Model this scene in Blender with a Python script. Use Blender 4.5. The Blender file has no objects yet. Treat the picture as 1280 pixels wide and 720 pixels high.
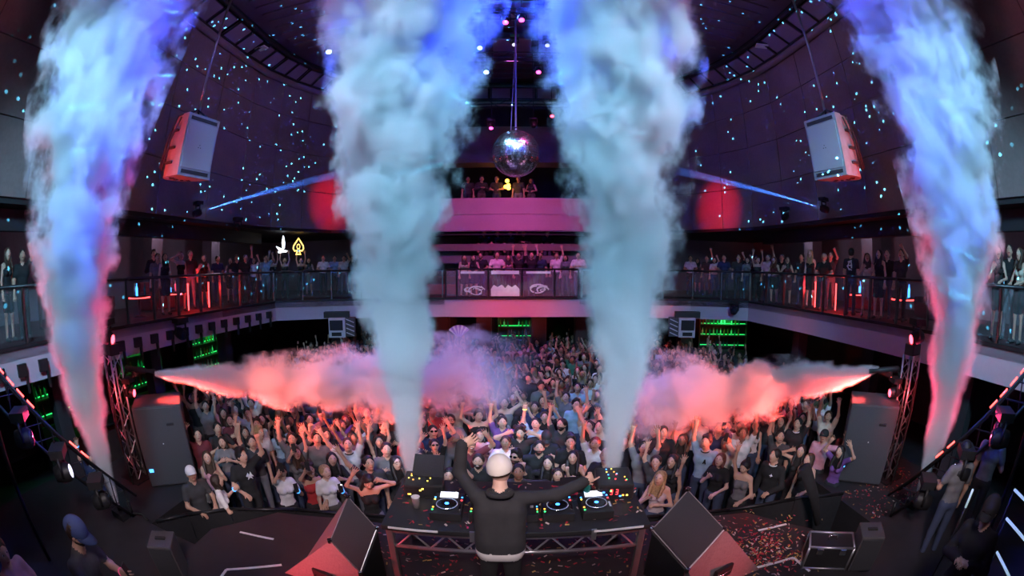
import bpy, bmesh, math, random
import numpy as np
from mathutils import Vector, Matrix

S = bpy.context.scene
C = S.collection
PI = math.pi
rng = random.Random(7)

# ------------------------------------------------------------------ camera
CAM_Z, PITCH, FPX = 4.65, math.radians(3.0), 533.33
cam = bpy.data.cameras.new('camera')
cam.type = 'PANO'
cam.panorama_type = 'FISHEYE_EQUISOLID'
cam.sensor_width = 36.0
cam.fisheye_lens = 15.0
cam.fisheye_fov = PI
cam_ob = bpy.data.objects.new('camera', cam)
cam_ob.location = (0, 0, CAM_Z)
cam_ob.rotation_euler = (PI / 2 - PITCH, 0, 0)
C.objects.link(cam_ob)
S.camera = cam_ob

# ------------------------------------------------------------------ world, exposure
S.view_settings.view_transform = 'Standard'
S.view_settings.look = 'None'
S.view_settings.exposure = 0.0
S.view_settings.gamma = 1.0
S.view_settings.use_curve_mapping = False
S.cycles.volume_step_rate = 0.35
S.cycles.volume_max_steps = 256
S.cycles.volume_bounces = 2
S.cycles.max_bounces = 6
S.cycles.transparent_max_bounces = 12
world = bpy.data.worlds.new('world')
S.world = world
world.use_nodes = True
world.node_tree.nodes['Background'].inputs[0].default_value = (0.030, 0.014, 0.034, 1)
world.node_tree.nodes['Background'].inputs[1].default_value = 0.3

# ------------------------------------------------------------------ large lights of the rig, with added fills
def aim(o, loc, tgt):
    o.location = loc
    o.rotation_euler = (Vector(tgt) - Vector(loc)).to_track_quat('-Z', 'Y').to_euler()

def spot(loc, tgt, energy, col, ang=50, size=0.15, blend=0.6, name='spot_lamp'):
    l = bpy.data.lights.new(name, 'SPOT')
    l.energy, l.color = energy, col
    l.spot_size, l.spot_blend, l.shadow_soft_size = math.radians(ang), blend, size
    o = bpy.data.objects.new(name, l)
    aim(o, loc, tgt)
    C.objects.link(o)
    return o

def area(loc, tgt, energy, col, sx, sy, name='wash_lamp'):
    l = bpy.data.lights.new(name, 'AREA')
    l.shape, l.size, l.size_y = 'RECTANGLE', sx, sy
    l.energy, l.color = energy, col
    o = bpy.data.objects.new(name, l)
    aim(o, loc, tgt)
    C.objects.link(o)
    return o

def point(loc, energy, col, size=0.1, name='point_lamp'):
    l = bpy.data.lights.new(name, 'POINT')
    l.energy, l.color, l.shadow_soft_size = energy, col, size
    o = bpy.data.objects.new(name, l)
    o.location = loc
    C.objects.link(o)
    return o

WARM = (1.0, 0.80, 0.84)
CYAN = (0.30, 0.70, 1.0)
BLUE = (0.03, 0.07, 1.0)
RED = (1.0, 0.035, 0.05)
PINK = (1.0, 0.10, 0.42)
# front wash: a fan of heads on the truss behind the camera, angled over the stage into the first rows
for az in (-52, -27, 0, 27, 52):
    q = math.radians(az)
    spot((1.6 * math.sin(q), -0.3, 5.75), (7.0 * math.sin(q), 6.1 * math.cos(q) + 0.2, 1.1), 860, WARM, 36, 0.35, 0.75)
# dim top light over the stage
spot((0, -1.2, 8.8), (0, 3.6, 2.2), 330, (1.0, 0.90, 0.92), 38, 0.5, 0.9)
for sx in (-1, 1):
    # cool heads on the stage truss onto the cryo columns
    spot((sx * 1.6, -0.4, 8.6), (sx * 1.4, 4.9, 5.8), 3300, CYAN, 50, 0.5, 0.9)
    spot((sx * 1.6, -0.4, 7.4), (sx * 1.30, 4.8, 3.2), 2400, (0.55, 0.74, 1.0), 17, 0.3, 0.9)
    spot((sx * 3.2, -0.6, 8.2), (sx * 6.2, 3.1, 5.8), 2500, CYAN, 72, 0.5, 0.9)
    # deep blue heads on the ceiling rig behind the columns, nearly level
    spot((sx * 0.15, 8.6, 10.5), (sx * 1.65, 4.9, 9.0), 24000, BLUE, 58, 0.3, 0.8)
    spot((sx * 0.2, 9.2, 10.9), (sx * 1.7, 5.0, 8.4), 12000, BLUE, 38, 0.3, 0.8)
    spot((sx * 2.4, 1.8, 11.9), (sx * 1.5, 4.9, 10.6), 900, (0.10, 0.80, 1.0), 60, 0.2, 0.9)
    # red heads on the side towers: one across the crowd, one on the outer cryo column
    spot((sx * 6.75, 4.75, 2.75), (sx * 2.0, 7.6, 2.1), 20000, (1.0, 0.08, 0.06), 36, 0.15, 0.8)
    spot((sx * 7.6, 4.2, 2.0), (sx * 5.9, 3.1, 3.8), 1500, (1.0, 0.04, 0.14), 80, 0.15, 0.9)
    # violet and magenta heads on the ceiling rig
    spot((sx * 1.4, 9.4, 10.8), (sx * 1.6, 7.6, 2.2), 3200, (0.34, 0.20, 1.0), 36, 0.2, 0.9)
    spot((sx * 1.6, 11.3, 10.6), (sx * 1.2, 16.0, 5.4), 950, (0.95, 0.13, 0.55), 62, 0.15, 0.9)
    spot((sx * 2.3, 10.6, 10.7), (-6.6, 15.0, 7.55) if sx < 0 else (7.4, 14.2, 7.15), 5000, (1.0, 0.01, 0.05), 18, 0.1, 1.0)
    # faint violet wash along the side walls and galleries
    spot((sx * 1.0, 4.5, 10.8), (sx * 8.6, 8.5, 5.0), 760, (0.72, 0.42, 0.62), 100, 0.4, 0.9)
    spot((sx * 0.6, 2.2, 9.8), (sx * 8.8, 4.0, 8.8), 210, (0.80, 0.52, 0.55), 110, 0.4, 0.9)  # added fill that lifts the near side walls
    spot((sx * 2.6, 8.0, 9.9), (sx * 6.5, 10.5, 12.3), 260, (0.60, 0.36, 0.80), 120, 0.4, 0.9)  # added upward fill in place of ceiling bounce
    # added pink spots near the sloping side trusses, to colour the jets
    spot((sx * 5.2, 2.3, 3.3), (sx * 3.4, 6.6, 2.5), 4200, (1.0, 0.16, 0.12), 28, 0.2, 0.9)
    # added lamps just above the cryo nozzles, to brighten the column feet
    spot((sx * 1.26, 4.78, 1.70), (sx * 1.38, 4.84, 6.0), 1100, (0.62, 0.82, 1.0), 24, 0.03, 0.6)
    spot((-5.6 if sx < 0 else 6.05, 3.0 if sx < 0 else 3.08, 1.54), (sx * 5.8, 3.05, 6.0), 420, (0.70, 0.80, 1.0), 24, 0.03, 0.6)
    spot((sx * 5.0, 12.2, 10.6), (sx * 3.9, 12.6, 1.6), 620, (1.0, 0.05, 0.16), 42, 0.2, 0.9)
    # added point lamps that lift the galleries
    for gy in (1.5, 5.5, 9.5, 13.0):
        point((sx * 10.6, gy, 5.85), 16, (0.85, 0.70, 1.0), 0.1)
    # added red spots that redden the wedge flanks
    spot((sx * 3.0, 1.7, 1.7), (sx * 2.2, 3.1, 1.55), 330 if sx < 0 else 110, (1.0, 0.06, 0.08), 50, 0.1, 0.8)
    # heads that pick out the mirror ball
    spot((sx * 3.0, 5.6, 11.2), (0.09, 9.5, 7.2), 3500, (0.35, 0.75, 1.0) if sx < 0 else (1.0, 0.1, 0.5), 9, 0.2, 0.3)
spot((0, 1.0, 10.8), (0.09, 9.5, 7.2), 5000, (0.75, 0.9, 1.0), 8, 0.25, 0.3)  # added from the front to brighten the ball
spot((0, 11.6, 10.9), (0, 12.6, 1.6), 620, (0.80, 0.14, 0.75), 60, 0.3, 0.9)

# ------------------------------------------------------------------ measuring the photograph: pixel -> ray from the camera
def ray(px, py):
    dx, dy = px - 640.0, 360.0 - py
    r = math.hypot(dx, dy)
    th = 2 * math.asin(r / (2 * FPX))
    s = math.sin(th)
    x, y, z = (s * dx / r, math.cos(th), s * dy / r) if r > 1e-6 else (0, 1, 0)
    c, s = math.cos(PITCH), math.sin(PITCH)
    return x, y * c + z * s, z * c - y * s

def atz(px, py, z):
    v = ray(px, py); t = (z - CAM_Z) / v[2]
    return Vector((v[0] * t, v[1] * t, z))

def aty(px, py, y):
    v = ray(px, py); t = y / v[1]
    return Vector((v[0] * t, y, CAM_Z + v[2] * t))

def atx(px, py, x):
    v = ray(px, py); t = x / v[0]
    return Vector((x, v[1] * t, CAM_Z + v[2] * t))

# ------------------------------------------------------------------ materials
def nodes(m):
    m.use_nodes = True
    nt = m.node_tree
    nt.nodes.clear()
    return nt, nt.nodes.new, nt.links.new

MATS = {}
def mat(name, col, rough=0.6, metal=0.0, emit=0.0, ecol=None, var=0.12, scale=6.0, bump=0.0, spec=0.5, alpha=None, obj_col=False, trans=0.0):
    """Principled material: base colour varied by noise, optional bump, optional object colour."""
    if name in MATS:
        return MATS[name]
    m = bpy.data.materials.new(name)
    nt, N, L = nodes(m)
    out = N('ShaderNodeOutputMaterial')
    b = N('ShaderNodeBsdfPrincipled')
    L(b.outputs[0], out.inputs[0])
    b.inputs['Roughness'].default_value = rough
    b.inputs['Metallic'].default_value = metal
    b.inputs['Specular IOR Level'].default_value = spec
    tc = N('ShaderNodeTexCoord')
    nz = N('ShaderNodeTexNoise')
    nz.inputs['Scale'].default_value = scale
    nz.inputs['Detail'].default_value = 5
    L(tc.outputs['Object'], nz.inputs['Vector'])
    mx = N('ShaderNodeMix'); mx.data_type = 'RGBA'; mx.blend_type = 'MULTIPLY'
    mx.inputs[0].default_value = 1.0
    rp = N('ShaderNodeValToRGB')
    rp.color_ramp.elements[0].position, rp.color_ramp.elements[1].position = 0.3, 0.7
    lo, hi = 1 - var, 1 + var
    rp.color_ramp.elements[0].color = (lo, lo, lo, 1)
    rp.color_ramp.elements[1].color = (hi, hi, hi, 1)
    L(nz.outputs[0], rp.inputs[0])
    L(rp.outputs[0], mx.inputs[7])
    if obj_col:
        oi = N('ShaderNodeObjectInfo')
        L(oi.outputs['Color'], mx.inputs[6])
    else:
        mx.inputs[6].default_value = (*col, 1)
    L(mx.outputs[2], b.inputs['Base Color'])
    if emit:
        b.inputs['Emission Color'].default_value = (*(ecol or col), 1)
        b.inputs['Emission Strength'].default_value = emit
    if bump:
        bp = N('ShaderNodeBump')
        bp.inputs['Strength'].default_value = bump
        bp.inputs['Distance'].default_value = 0.02
        L(nz.outputs[0], bp.inputs['Height'])
        L(bp.outputs[0], b.inputs['Normal'])
    if alpha is not None:
        b.inputs['Alpha'].default_value = alpha
    if trans:
        b.inputs['Transmission Weight'].default_value = trans
    MATS[name] = m
    return m

def skin_material():
    m = bpy.data.materials.new('skin')
    nt, N, L = nodes(m)
    out = N('ShaderNodeOutputMaterial'); b = N('ShaderNodeBsdfPrincipled')
    L(b.outputs[0], out.inputs[0])
    b.inputs['Roughness'].default_value = 0.5
    oi = N('ShaderNodeObjectInfo')
    dv = N('ShaderNodeMath'); dv.operation = 'DIVIDE'; dv.inputs[1].default_value = 10.0
    L(oi.outputs['Object Index'], dv.inputs[0])
    rp = N('ShaderNodeValToRGB')
    cols = [(0.0, (0.66, 0.42, 0.32)), (0.3, (0.58, 0.35, 0.25)), (0.6, (0.42, 0.23, 0.15)), (1.0, (0.15, 0.075, 0.045))]
    e = rp.color_ramp.elements
    e[0].position, e[0].color = 0.0, (*cols[0][1], 1)
    e[1].position, e[1].color = 1.0, (*cols[3][1], 1)
    for p, c in cols[1:3]:
        q = e.new(p); q.color = (*c, 1)
    L(dv.outputs[0], rp.inputs[0])
    L(rp.outputs[0], b.inputs['Base Color'])
    MATS['skin'] = m
    return m

def trousers_material():
    m = bpy.data.materials.new('trousers')
    nt, N, L = nodes(m)
    out = N('ShaderNodeOutputMaterial'); b = N('ShaderNodeBsdfPrincipled')
    L(b.outputs[0], out.inputs[0])
    b.inputs['Roughness'].default_value = 0.85
    oi = N('ShaderNodeObjectInfo')
    rp = N('ShaderNodeValToRGB'); rp.color_ramp.interpolation = 'CONSTANT'
    e = rp.color_ramp.elements
    e[0].color = (0.02, 0.02, 0.024, 1)
    e[1].position, e[1].color = 0.45, (0.05, 0.07, 0.13, 1)
    for p, c in ((0.7, (0.10, 0.09, 0.085, 1)), (0.85, (0.16, 0.17, 0.2, 1))):
        q = e.new(p); q.color = c
    L(oi.outputs['Random'], rp.inputs[0])
    L(rp.outputs[0], b.inputs['Base Color'])
    MATS['trousers'] = m
    return m

skin_material(); trousers_material()
mat('top', (1, 1, 1), 0.85, obj_col=True, var=0.18, scale=9)
mat('hair', (1, 1, 1), 0.5, obj_col=True, var=0.35, scale=40, bump=0.5)
mat('shoe', (0.05, 0.05, 0.055), 0.6)
mat('eye', (0.015, 0.012, 0.012), 0.15)
mat('eyewhite', (0.6, 0.58, 0.56), 0.3)
mat('lips', (0.30, 0.075, 0.07), 0.4)
mat('teeth', (0.75, 0.73, 0.7), 0.3)
mat('brow', (0.03, 0.02, 0.018), 0.8)
mat('hem', (0.74, 0.72, 0.70), 0.85, var=0.06)
mat('lens', (0.01, 0.01, 0.012), 0.08)
mat('black', (0.012, 0.012, 0.014), 0.55)
mat('black_matte', (0.02, 0.02, 0.022), 0.9, bump=0.2, scale=60)
mat('black_metal', (0.03, 0.03, 0.034), 0.4, 0.6)
mat('alu', (0.55, 0.55, 0.57), 0.35, 0.9)
mat('chrome', (0.75, 0.75, 0.78), 0.15, 1.0)
mat('rubber', (0.012, 0.012, 0.012), 0.8)
mat('white_plastic', (0.75, 0.75, 0.76), 0.4)

# ------------------------------------------------------------------ mesh builder
class MB:
    def __init__(s):
        s.v, s.f, s.m, s.mats, s.smooth = [], [], [], [], []
        s.cur = 0
    def use(s, name):
        if name not in s.mats:
            s.mats.append(name)
        s.cur = s.mats.index(name)
        return s
    def add(s, vs, fs, smooth=False):
        b = len(s.v)
        s.v += [tuple(p) for p in vs]
        for f in fs:
            s.f.append(tuple(b + i for i in f)); s.m.append(s.cur); s.smooth.append(smooth)
        return s
    def box(s, c, d, rz=0.0, M=None):
        hx, hy, hz = d[0] / 2, d[1] / 2, d[2] / 2
        R = M or Matrix.Rotation(rz, 3, 'Z')
        vs = [Vector(c) + R @ Vector((x * hx, y * hy, z * hz)) for x in (-1, 1) for y in (-1, 1) for z in (-1, 1)]
        return s.add(vs, [(0, 1, 3, 2), (4, 6, 7, 5), (0, 4, 5, 1), (2, 3, 7, 6), (0, 2, 6, 4), (1, 5, 7, 3)])
    def bevel_box(s, c, d, bev=0.02, rz=0.0, M=None):
        bm = bmesh.new()
        bmesh.ops.create_cube(bm, size=1.0)
        bmesh.ops.scale(bm, vec=d, verts=bm.verts)
        bmesh.ops.bevel(bm, geom=list(bm.edges), offset=bev, segments=2, affect='EDGES', profile=0.6)
        R = M or Matrix.Rotation(rz, 3, 'Z')
        bm.verts.index_update()
        vs = [Vector(c) + R @ v.co for v in bm.verts]
        fs = [[v.index for v in f.verts] for f in bm.faces]
        bm.free()
        return s.add(vs, fs)
    def tube(s, path, r, n=8, closed=False, cap=True):
        path = [Vector(p) for p in path]
        k = len(path)
        rs = r if isinstance(r, (list, tuple)) else [r] * k
        vs, fs = [], []
        up = None
        for i, p in enumerate(path):
            a = path[max(i - 1, 0)]; b = path[min(i + 1, k - 1)]
            if closed:
                a, b = path[i - 1], path[(i + 1) % k]
            t = (b - a).normalized()
            if up is None:
                up = Vector((0, 0, 1)) if abs(t.z) < 0.9 else Vector((1, 0, 0))
            x = t.cross(up)
            if x.length < 1e-5:
                x = t.orthogonal()
            x.normalize(); y = x.cross(t).normalized(); up = y
            for j in range(n):
                an = 2 * PI * j / n
                vs.append(p + (x * math.cos(an) + y * math.sin(an)) * rs[i])
        for i in range(k if closed else k - 1):
            for j in range(n):
                a, b = i * n + j, i * n + (j + 1) % n
                i2 = (i + 1) % k
                fs.append((a, i2 * n + j, i2 * n + (j + 1) % n, b))
        if cap and not closed:
            fs.append(tuple(range(n))); fs.append(tuple((k - 1) * n + j for j in range(n))[::-1])
        return s.add(vs, fs, n > 5)
    def lathe(s, prof, c=(0, 0, 0), n=20, M=None):
        vs, fs = [], []
        R = M or Matrix.Identity(3)
        for (r, z) in prof:
            for j in range(n):
                an = 2 * PI * j / n
                vs.append(Vector(c) + R @ Vector((r * math.cos(an), r * math.sin(an), z)))
        for i in range(len(prof) - 1):
            for j in range(n):
                a, b = i * n + j, i * n + (j + 1) % n
                fs.append((a, b, b + n, a + n))
        fs.append(tuple(range(n))[::-1]); fs.append(tuple((len(prof) - 1) * n + j for j in range(n)))
        return s.add(vs, fs, True)
    def prism(s, poly, z0, z1):
        n = len(poly)
        vs = [(x, y, z0) for x, y in poly] + [(x, y, z1) for x, y in poly]
        fs = [tuple(range(n))[::-1], tuple(range(n, 2 * n))] + [(i, (i + 1) % n, n + (i + 1) % n, n + i) for i in range(n)]
        return s.add(vs, fs)
    def mesh(s, name):
        me = bpy.data.meshes.new(name)
        me.from_pydata(s.v, [], s.f)
        for m in s.mats:
            me.materials.append(MATS[m])
        me.polygons.foreach_set('material_index', s.m)
        me.polygons.foreach_set('use_smooth', s.smooth)
        me.update()
        return me
    def obj(s, name, parent=None, loc=None):
        return link(name, s.mesh(name), parent, loc)

def link(name, data, parent=None, loc=None, rz=0.0):
    o = bpy.data.objects.new(name, data)
    C.objects.link(o)
    if parent is not None:
        o.parent = parent
    if loc is not None:
        o.location = loc
    if rz:
        o.rotation_euler = (0, 0, rz)
    return o

def tag(o, label, cat=None, group=None, kind=None):
    o['label'] = label
    if cat: o['category'] = cat
    if group: o['group'] = group
    if kind: o['kind'] = kind
    return o

def struct(o):
    o['kind'] = 'structure'
    return o

def thing(name, label, cat, loc=(0, 0, 0), rz=0.0, group=None):
    o = bpy.data.objects.new(name, None)
    o.empty_display_size = 0.1
    C.objects.link(o)
    o.location = loc; o.rotation_euler = (0, 0, rz)
    return tag(o, label, cat, group)

def mb(matname):
    return MB().use(matname)

def copy_tree(o, loc=None, rz=None, label=None, parent=None):
    c = o.copy(); C.objects.link(c)
    if parent is not None: c.parent = parent
    if loc is not None: c.location = loc
    if rz is not None: c.rotation_euler = (0, 0, rz)
    if label: c['label'] = label
    for ch in o.children:
        copy_tree(ch, parent=c)
    return c

# ------------------------------------------------------------------ figures: one continuous surface from a blend of tapered limbs
def surface_nets(F, org, h):
    """Naive surface nets over the scalar grid F (negative inside)."""
    ins = F < 0
    nx, ny, nz = F.shape
    cs = np.zeros((nx - 1, ny - 1, nz - 1), np.int8)
    for a in (0, 1):
        for b in (0, 1):
            for c in (0, 1):
                cs += ins[a:nx - 1 + a, b:ny - 1 + b, c:nz - 1 + c]
    act = (cs > 0) & (cs < 8)
    I = np.argwhere(act)
    idx = -np.ones(act.shape, np.int64)
    idx[act] = np.arange(len(I))
    acc = np.zeros((len(I), 3)); cnt = np.zeros(len(I))
    cor = [(a, b, c) for a in (0, 1) for b in (0, 1) for c in (0, 1)]
    vals = {q: F[I[:, 0] + q[0], I[:, 1] + q[1], I[:, 2] + q[2]] for q in cor}
    for q in cor:
        for ax in range(3):
            if q[ax] == 0:
                q2 = list(q); q2[ax] = 1; q2 = tuple(q2)
                v0, v1 = vals[q], vals[q2]
                m = (v0 < 0) != (v1 < 0)
                t = np.where(m, v0 / np.where(m, v0 - v1, 1.0), 0)
                p = np.zeros((len(I), 3)); p[:] = q
                p[:, ax] = t
                acc += p * m[:, None]; cnt += m
    V = (I + acc / cnt[:, None]) * h + np.array(org)
    quads = []
    for ax in range(3):
        o1, o2 = [(1, 2), (2, 0), (0, 1)][ax]
        sl0 = [slice(None)] * 3; sl1 = [slice(None)] * 3
        sl0[ax] = slice(0, -1); sl1[ax] = slice(1, None)
        e = ins[tuple(sl0)] != ins[tuple(sl1)]
        E = np.argwhere(e)
        ok = (E[:, o1] > 0) & (E[:, o2] > 0) & (E[:, o1] < F.shape[o1] - 1) & (E[:, o2] < F.shape[o2] - 1)
        E = E[ok]
        s = ins[E[:, 0], E[:, 1], E[:, 2]]
        def cell(d1, d2):
            q = E.copy(); q[:, o1] += d1; q[:, o2] += d2
            return idx[q[:, 0], q[:, 1], q[:, 2]]
        a, b, c, d = cell(-1, -1), cell(0, -1), cell(0, 0), cell(-1, 0)
        Q = np.stack([a, b, c, d], 1)
        Q[~s] = Q[~s][:, ::-1]
        quads.append(Q)
    return V, np.concatenate(quads)

def prim_d(P, pr):
    a, b, ra, rb, flat = pr[0], pr[1], pr[2], pr[3], pr[5]
    pa = P - a; ba = b - a
    if flat != 1.0:
        pa = pa / np.array([1, flat, 1]); ba = ba / np.array([1, flat, 1])
    L2 = float(ba @ ba)
    t = np.clip((pa @ ba) / L2, 0, 1) if L2 > 1e-9 else np.zeros(pa.shape[:-1])
    d = np.sqrt(((pa - t[..., None] * ba) ** 2).sum(-1)) - (ra + (rb - ra) * t)
    return d * min(1.0, flat)

def blend_surface(prims, h, k=0.03, carve=None):
    A = np.array([np.minimum(p[0], p[1]) - max(p[2], p[3]) for p in prims]).min(0) - 3 * h
    B = np.array([np.maximum(p[0], p[1]) + max(p[2], p[3]) for p in prims]).max(0) + 3 * h
    n = np.ceil((B - A) / h).astype(int) + 1
    ax = [A[i] + h * np.arange(n[i]) for i in range(3)]
    F = np.full(n, 1.0)
    for p in prims:
        m = max(p[2], p[3]) + k + 2 * h
        lo = np.maximum(((np.minimum(p[0], p[1]) - m - A) / h).astype(int), 0)
        hi = np.minimum(((np.maximum(p[0], p[1]) + m - A) / h).astype(int) + 2, n)
        sl = tuple(slice(lo[i], hi[i]) for i in range(3))
        X = np.stack(np.meshgrid(*[ax[i][sl[i]] for i in range(3)], indexing='ij'), -1)
        d = prim_d(X, p)
        f = F[sl]
        if k > 0:
            hh = np.maximum(k - np.abs(f - d), 0) / k
            F[sl] = np.minimum(f, d) - hh * hh * k * 0.25
        else:
            F[sl] = np.minimum(f, d)
    if carve is not None:
        X = np.stack(np.meshgrid(*ax, indexing='ij'), -1)
        F = np.maximum(F, carve(X))
    return surface_nets(F, A, h)

ARMS = {  # (out, forward, up) of elbow and wrist from the shoulder, hand style
    'down': ((.05, 0, -.28), (.06, .06, -.53), 'relaxed'),
    'up': ((.06, .04, .28), (.03, .08, .53), 'open'),
    'upout': ((.15, .03, .24), (.25, .06, .47), 'open'),
    'upbent': ((.19, .06, .18), (.06, .12, .41), 'open'),
    'fist': ((.17, .05, .20), (.13, .1, .45), 'fist'),
    'mouth': ((.10, .10, -.24), (-.09, .23, .0), 'relaxed'),
    'phone': ((.08, .16, -.2), (-.07, .36, .03), 'fist'),
    'phoneup': ((.06, .2, .16), (-.03, .34, .37), 'fist'),
    'rail': ((.09, .08, -.26), (-.03, .31, -.31), 'relaxed'),
    'cross': ((.1, .03, -.27), (-.13, .2, -.2), 'relaxed'),
    'head': ((.25, .06, .12), (.04, .12, .24), 'relaxed'),
    'wave': ((.26, .05, .05), (.30, .1, .30), 'open'),
    'point': ((.2, .15, .1), (.3, .35, .15), 'point'),
    'clap': ((.12, .14, -.2), (-.13, .3, -.03), 'open'),
    'hip': ((.2, -.06, -.2), (.06, .03, -.38), 'fist'),
    'peace': ((.16, .12, .02), (.14, .24, .24), 'peace'),
}

def add_hand(m, w, d, nrm, style, s=1.0, side=1, skin='skin', r=0.0095):
    """Fingers and thumb as tapered tubes rooted in the palm. w wrist, d hand direction, nrm palm normal."""
    m.use(skin)
    lat = d.cross(nrm).normalized()
    base = w + d * 0.085 * s
    lens = (0.068, 0.078, 0.074, 0.058)
    curl = {'open': (.12, .08, .1, .18), 'relaxed': (.5, .55, .6, .65), 'fist': (1.25,) * 4,
            'point': (0.05, 1.2, 1.2, 1.2), 'peace': (.05, .05, 1.2, 1.2)}[style]
    spread = {'open': 0.22, 'relaxed': 0.08, 'fist': 0.0, 'point': 0.05, 'peace': 0.2}[style]
    for i in range(4):
        off = (i - 1.5) * 0.021 * s
        f = (d + lat * spread * (i - 1.5) * 0.8).normalized()
        p0 = base + lat * off - d * 0.02 * s
        pts = [p0, p0 + f * 0.022 * s]
        ang = 0.0
        for q in range(3):
            ang += curl[i] * (0.9 if q == 0 else 0.7)
            dd = f * math.cos(ang) + nrm * math.sin(ang)
            pts.append(pts[-1] + dd * lens[i] * s * (0.42, 0.32, 0.26)[q])
        m.tube(pts, [r * s, r * s, r * .95 * s, r * .85 * s, r * .6 * s], 5)
    # thumb leaves the side of the palm near its base
    t0 = w + d * 0.03 * s - lat * 0.026 * s
    td = (d * 0.65 - lat * (0.75 if style != 'fist' else 0.25) + nrm * (0.2 if style != 'fist' else 0.7)).normalized()
    t1 = t0 + td * 0.038 * s
    td2 = (td + d * 0.5 + (lat * 0.6 if style == 'fist' else lat * 0.0)).normalized()
    m.tube([t0 - td * 0.012 * s, t0 + td * 0.01 * s, t1, t1 + td2 * 0.03 * s], [r * 1.15 * s, r * 1.15 * s, r * s, r * .65 * s], 5)

def head_xyz(dirs):
    """Unit directions (front = -y) -> head surface, metres from the head centre."""
    x, y, z = dirs[:, 0], dirs[:, 1], dirs[:, 2]
    zz = np.clip(-z, 0, 1)
    X = x * 0.077 * (1 - 0.30 * zz ** 1.6)
    Y = y * np.where(y < 0, 0.096, 0.098 * (1 - 0.35 * zz))
    Z = z * 0.121
    front = np.clip(-y, 0, 1) ** 2
    def g(cx, cz, sx, sz):
        return np.exp(-(((np.abs(X) - cx) / sx) ** 2 + ((Z - cz) / sz) ** 2)) * front
    d = 0.026 * g(0, -.018, .013, .016) + 0.014 * g(0, .006, .011, .022) - 0.011 * g(.032, .012, .017, .013)
    d += 0.005 * g(.028, .036, .03, .009) + 0.006 * g(.042, -.022, .02, .02) + 0.007 * g(0, -.056, .022, .009)
    d += 0.012 * g(0, -.100, .026, .018) - 0.004 * g(0, -.075, .025, .008)
    return np.stack([X, Y - d, Z], 1)

def add_head(m, Mh, beard=False, smile=False, skin='skin', lod=False):
    nr, ns = (13, 14) if lod else (24, 30)
    us = np.linspace(-1, 1, ns, endpoint=False)
    az = PI * (us - 0.30 * np.sin(PI * us) / PI * 1.6)
    ph = np.linspace(0, PI, nr)
    D = np.array([[math.sin(a) * math.sin(p), -math.cos(a) * math.sin(p), math.cos(p)] for p in ph[1:-1] for a in az] + [[0, 0, 1.0], [0, 0, -1.0]])
    P = head_xyz(D)
    W = [Mh @ Vector(p) for p in P]
    n = nr - 2
    groups = {skin: [], 'lips': [], 'brow': []}
    for i in range(n - 1):
        for j in range(ns):
            f = (i * ns + j, (i + 1) * ns + j, (i + 1) * ns + (j + 1) % ns, i * ns + (j + 1) % ns)
            c = P[list(f)].mean(0)
            k = skin
            if c[1] < -0.04 and abs(c[0]) < 0.025 and abs(c[2] + 0.057) < 0.008:
                k = 'lips'
            elif c[1] < -0.05 and 0.012 < abs(c[0]) < 0.05 and abs(c[2] - 0.037) < 0.003:
                k = 'brow'
            elif beard and c[1] < 0.015 and c[2] < -0.04:
                k = 'brow'
            groups[k].append(f)
    for j in range(ns):
        groups[skin].append((n * ns, j, (j + 1) % ns))
        groups[skin].append((n * ns + 1, (n - 1) * ns + (j + 1) % ns, (n - 1) * ns + j))
    b = len(m.v)
    m.v += [tuple(w) for w in W]
    for k, fs in groups.items():
        m.use(k)
        for f in fs:
            m.f.append(tuple(b + i for i in f)); m.m.append(m.cur); m.smooth.append(True)
    def ball(c, r, k, n=6 if lod else 8, q=3 if lod else 5):
        m.use(k)
        vs, fs = [], []
        for i in range(q + 1):
            p = PI * i / q
            for j in range(n):
                a = 2 * PI * j / n
                vs.append(Mh @ Vector((c[0] + r[0] * math.sin(p) * math.cos(a), c[1] + r[1] * math.sin(p) * math.sin(a), c[2] + r[2] * math.cos(p))))
        for i in range(q):
            for j in range(n):
                fs.append((i * n + j, (i + 1) * n + j, (i + 1) * n + (j + 1) % n, i * n + (j + 1) % n))
        m.add(vs, fs, True)
    for sx in (-1, 1):
        ball((sx * .032, -.077, .011), (.014, .011, .0075), 'eyewhite')
        ball((sx * .031, -.0855, .011), (.0065, .004, .007), 'eye')
        ball((sx * .076, .008, -.005), (.012, .018, .032), skin)
    if smile:
        ball((0, -.093, -.056), (.021, .006, .0065), 'teeth')

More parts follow.
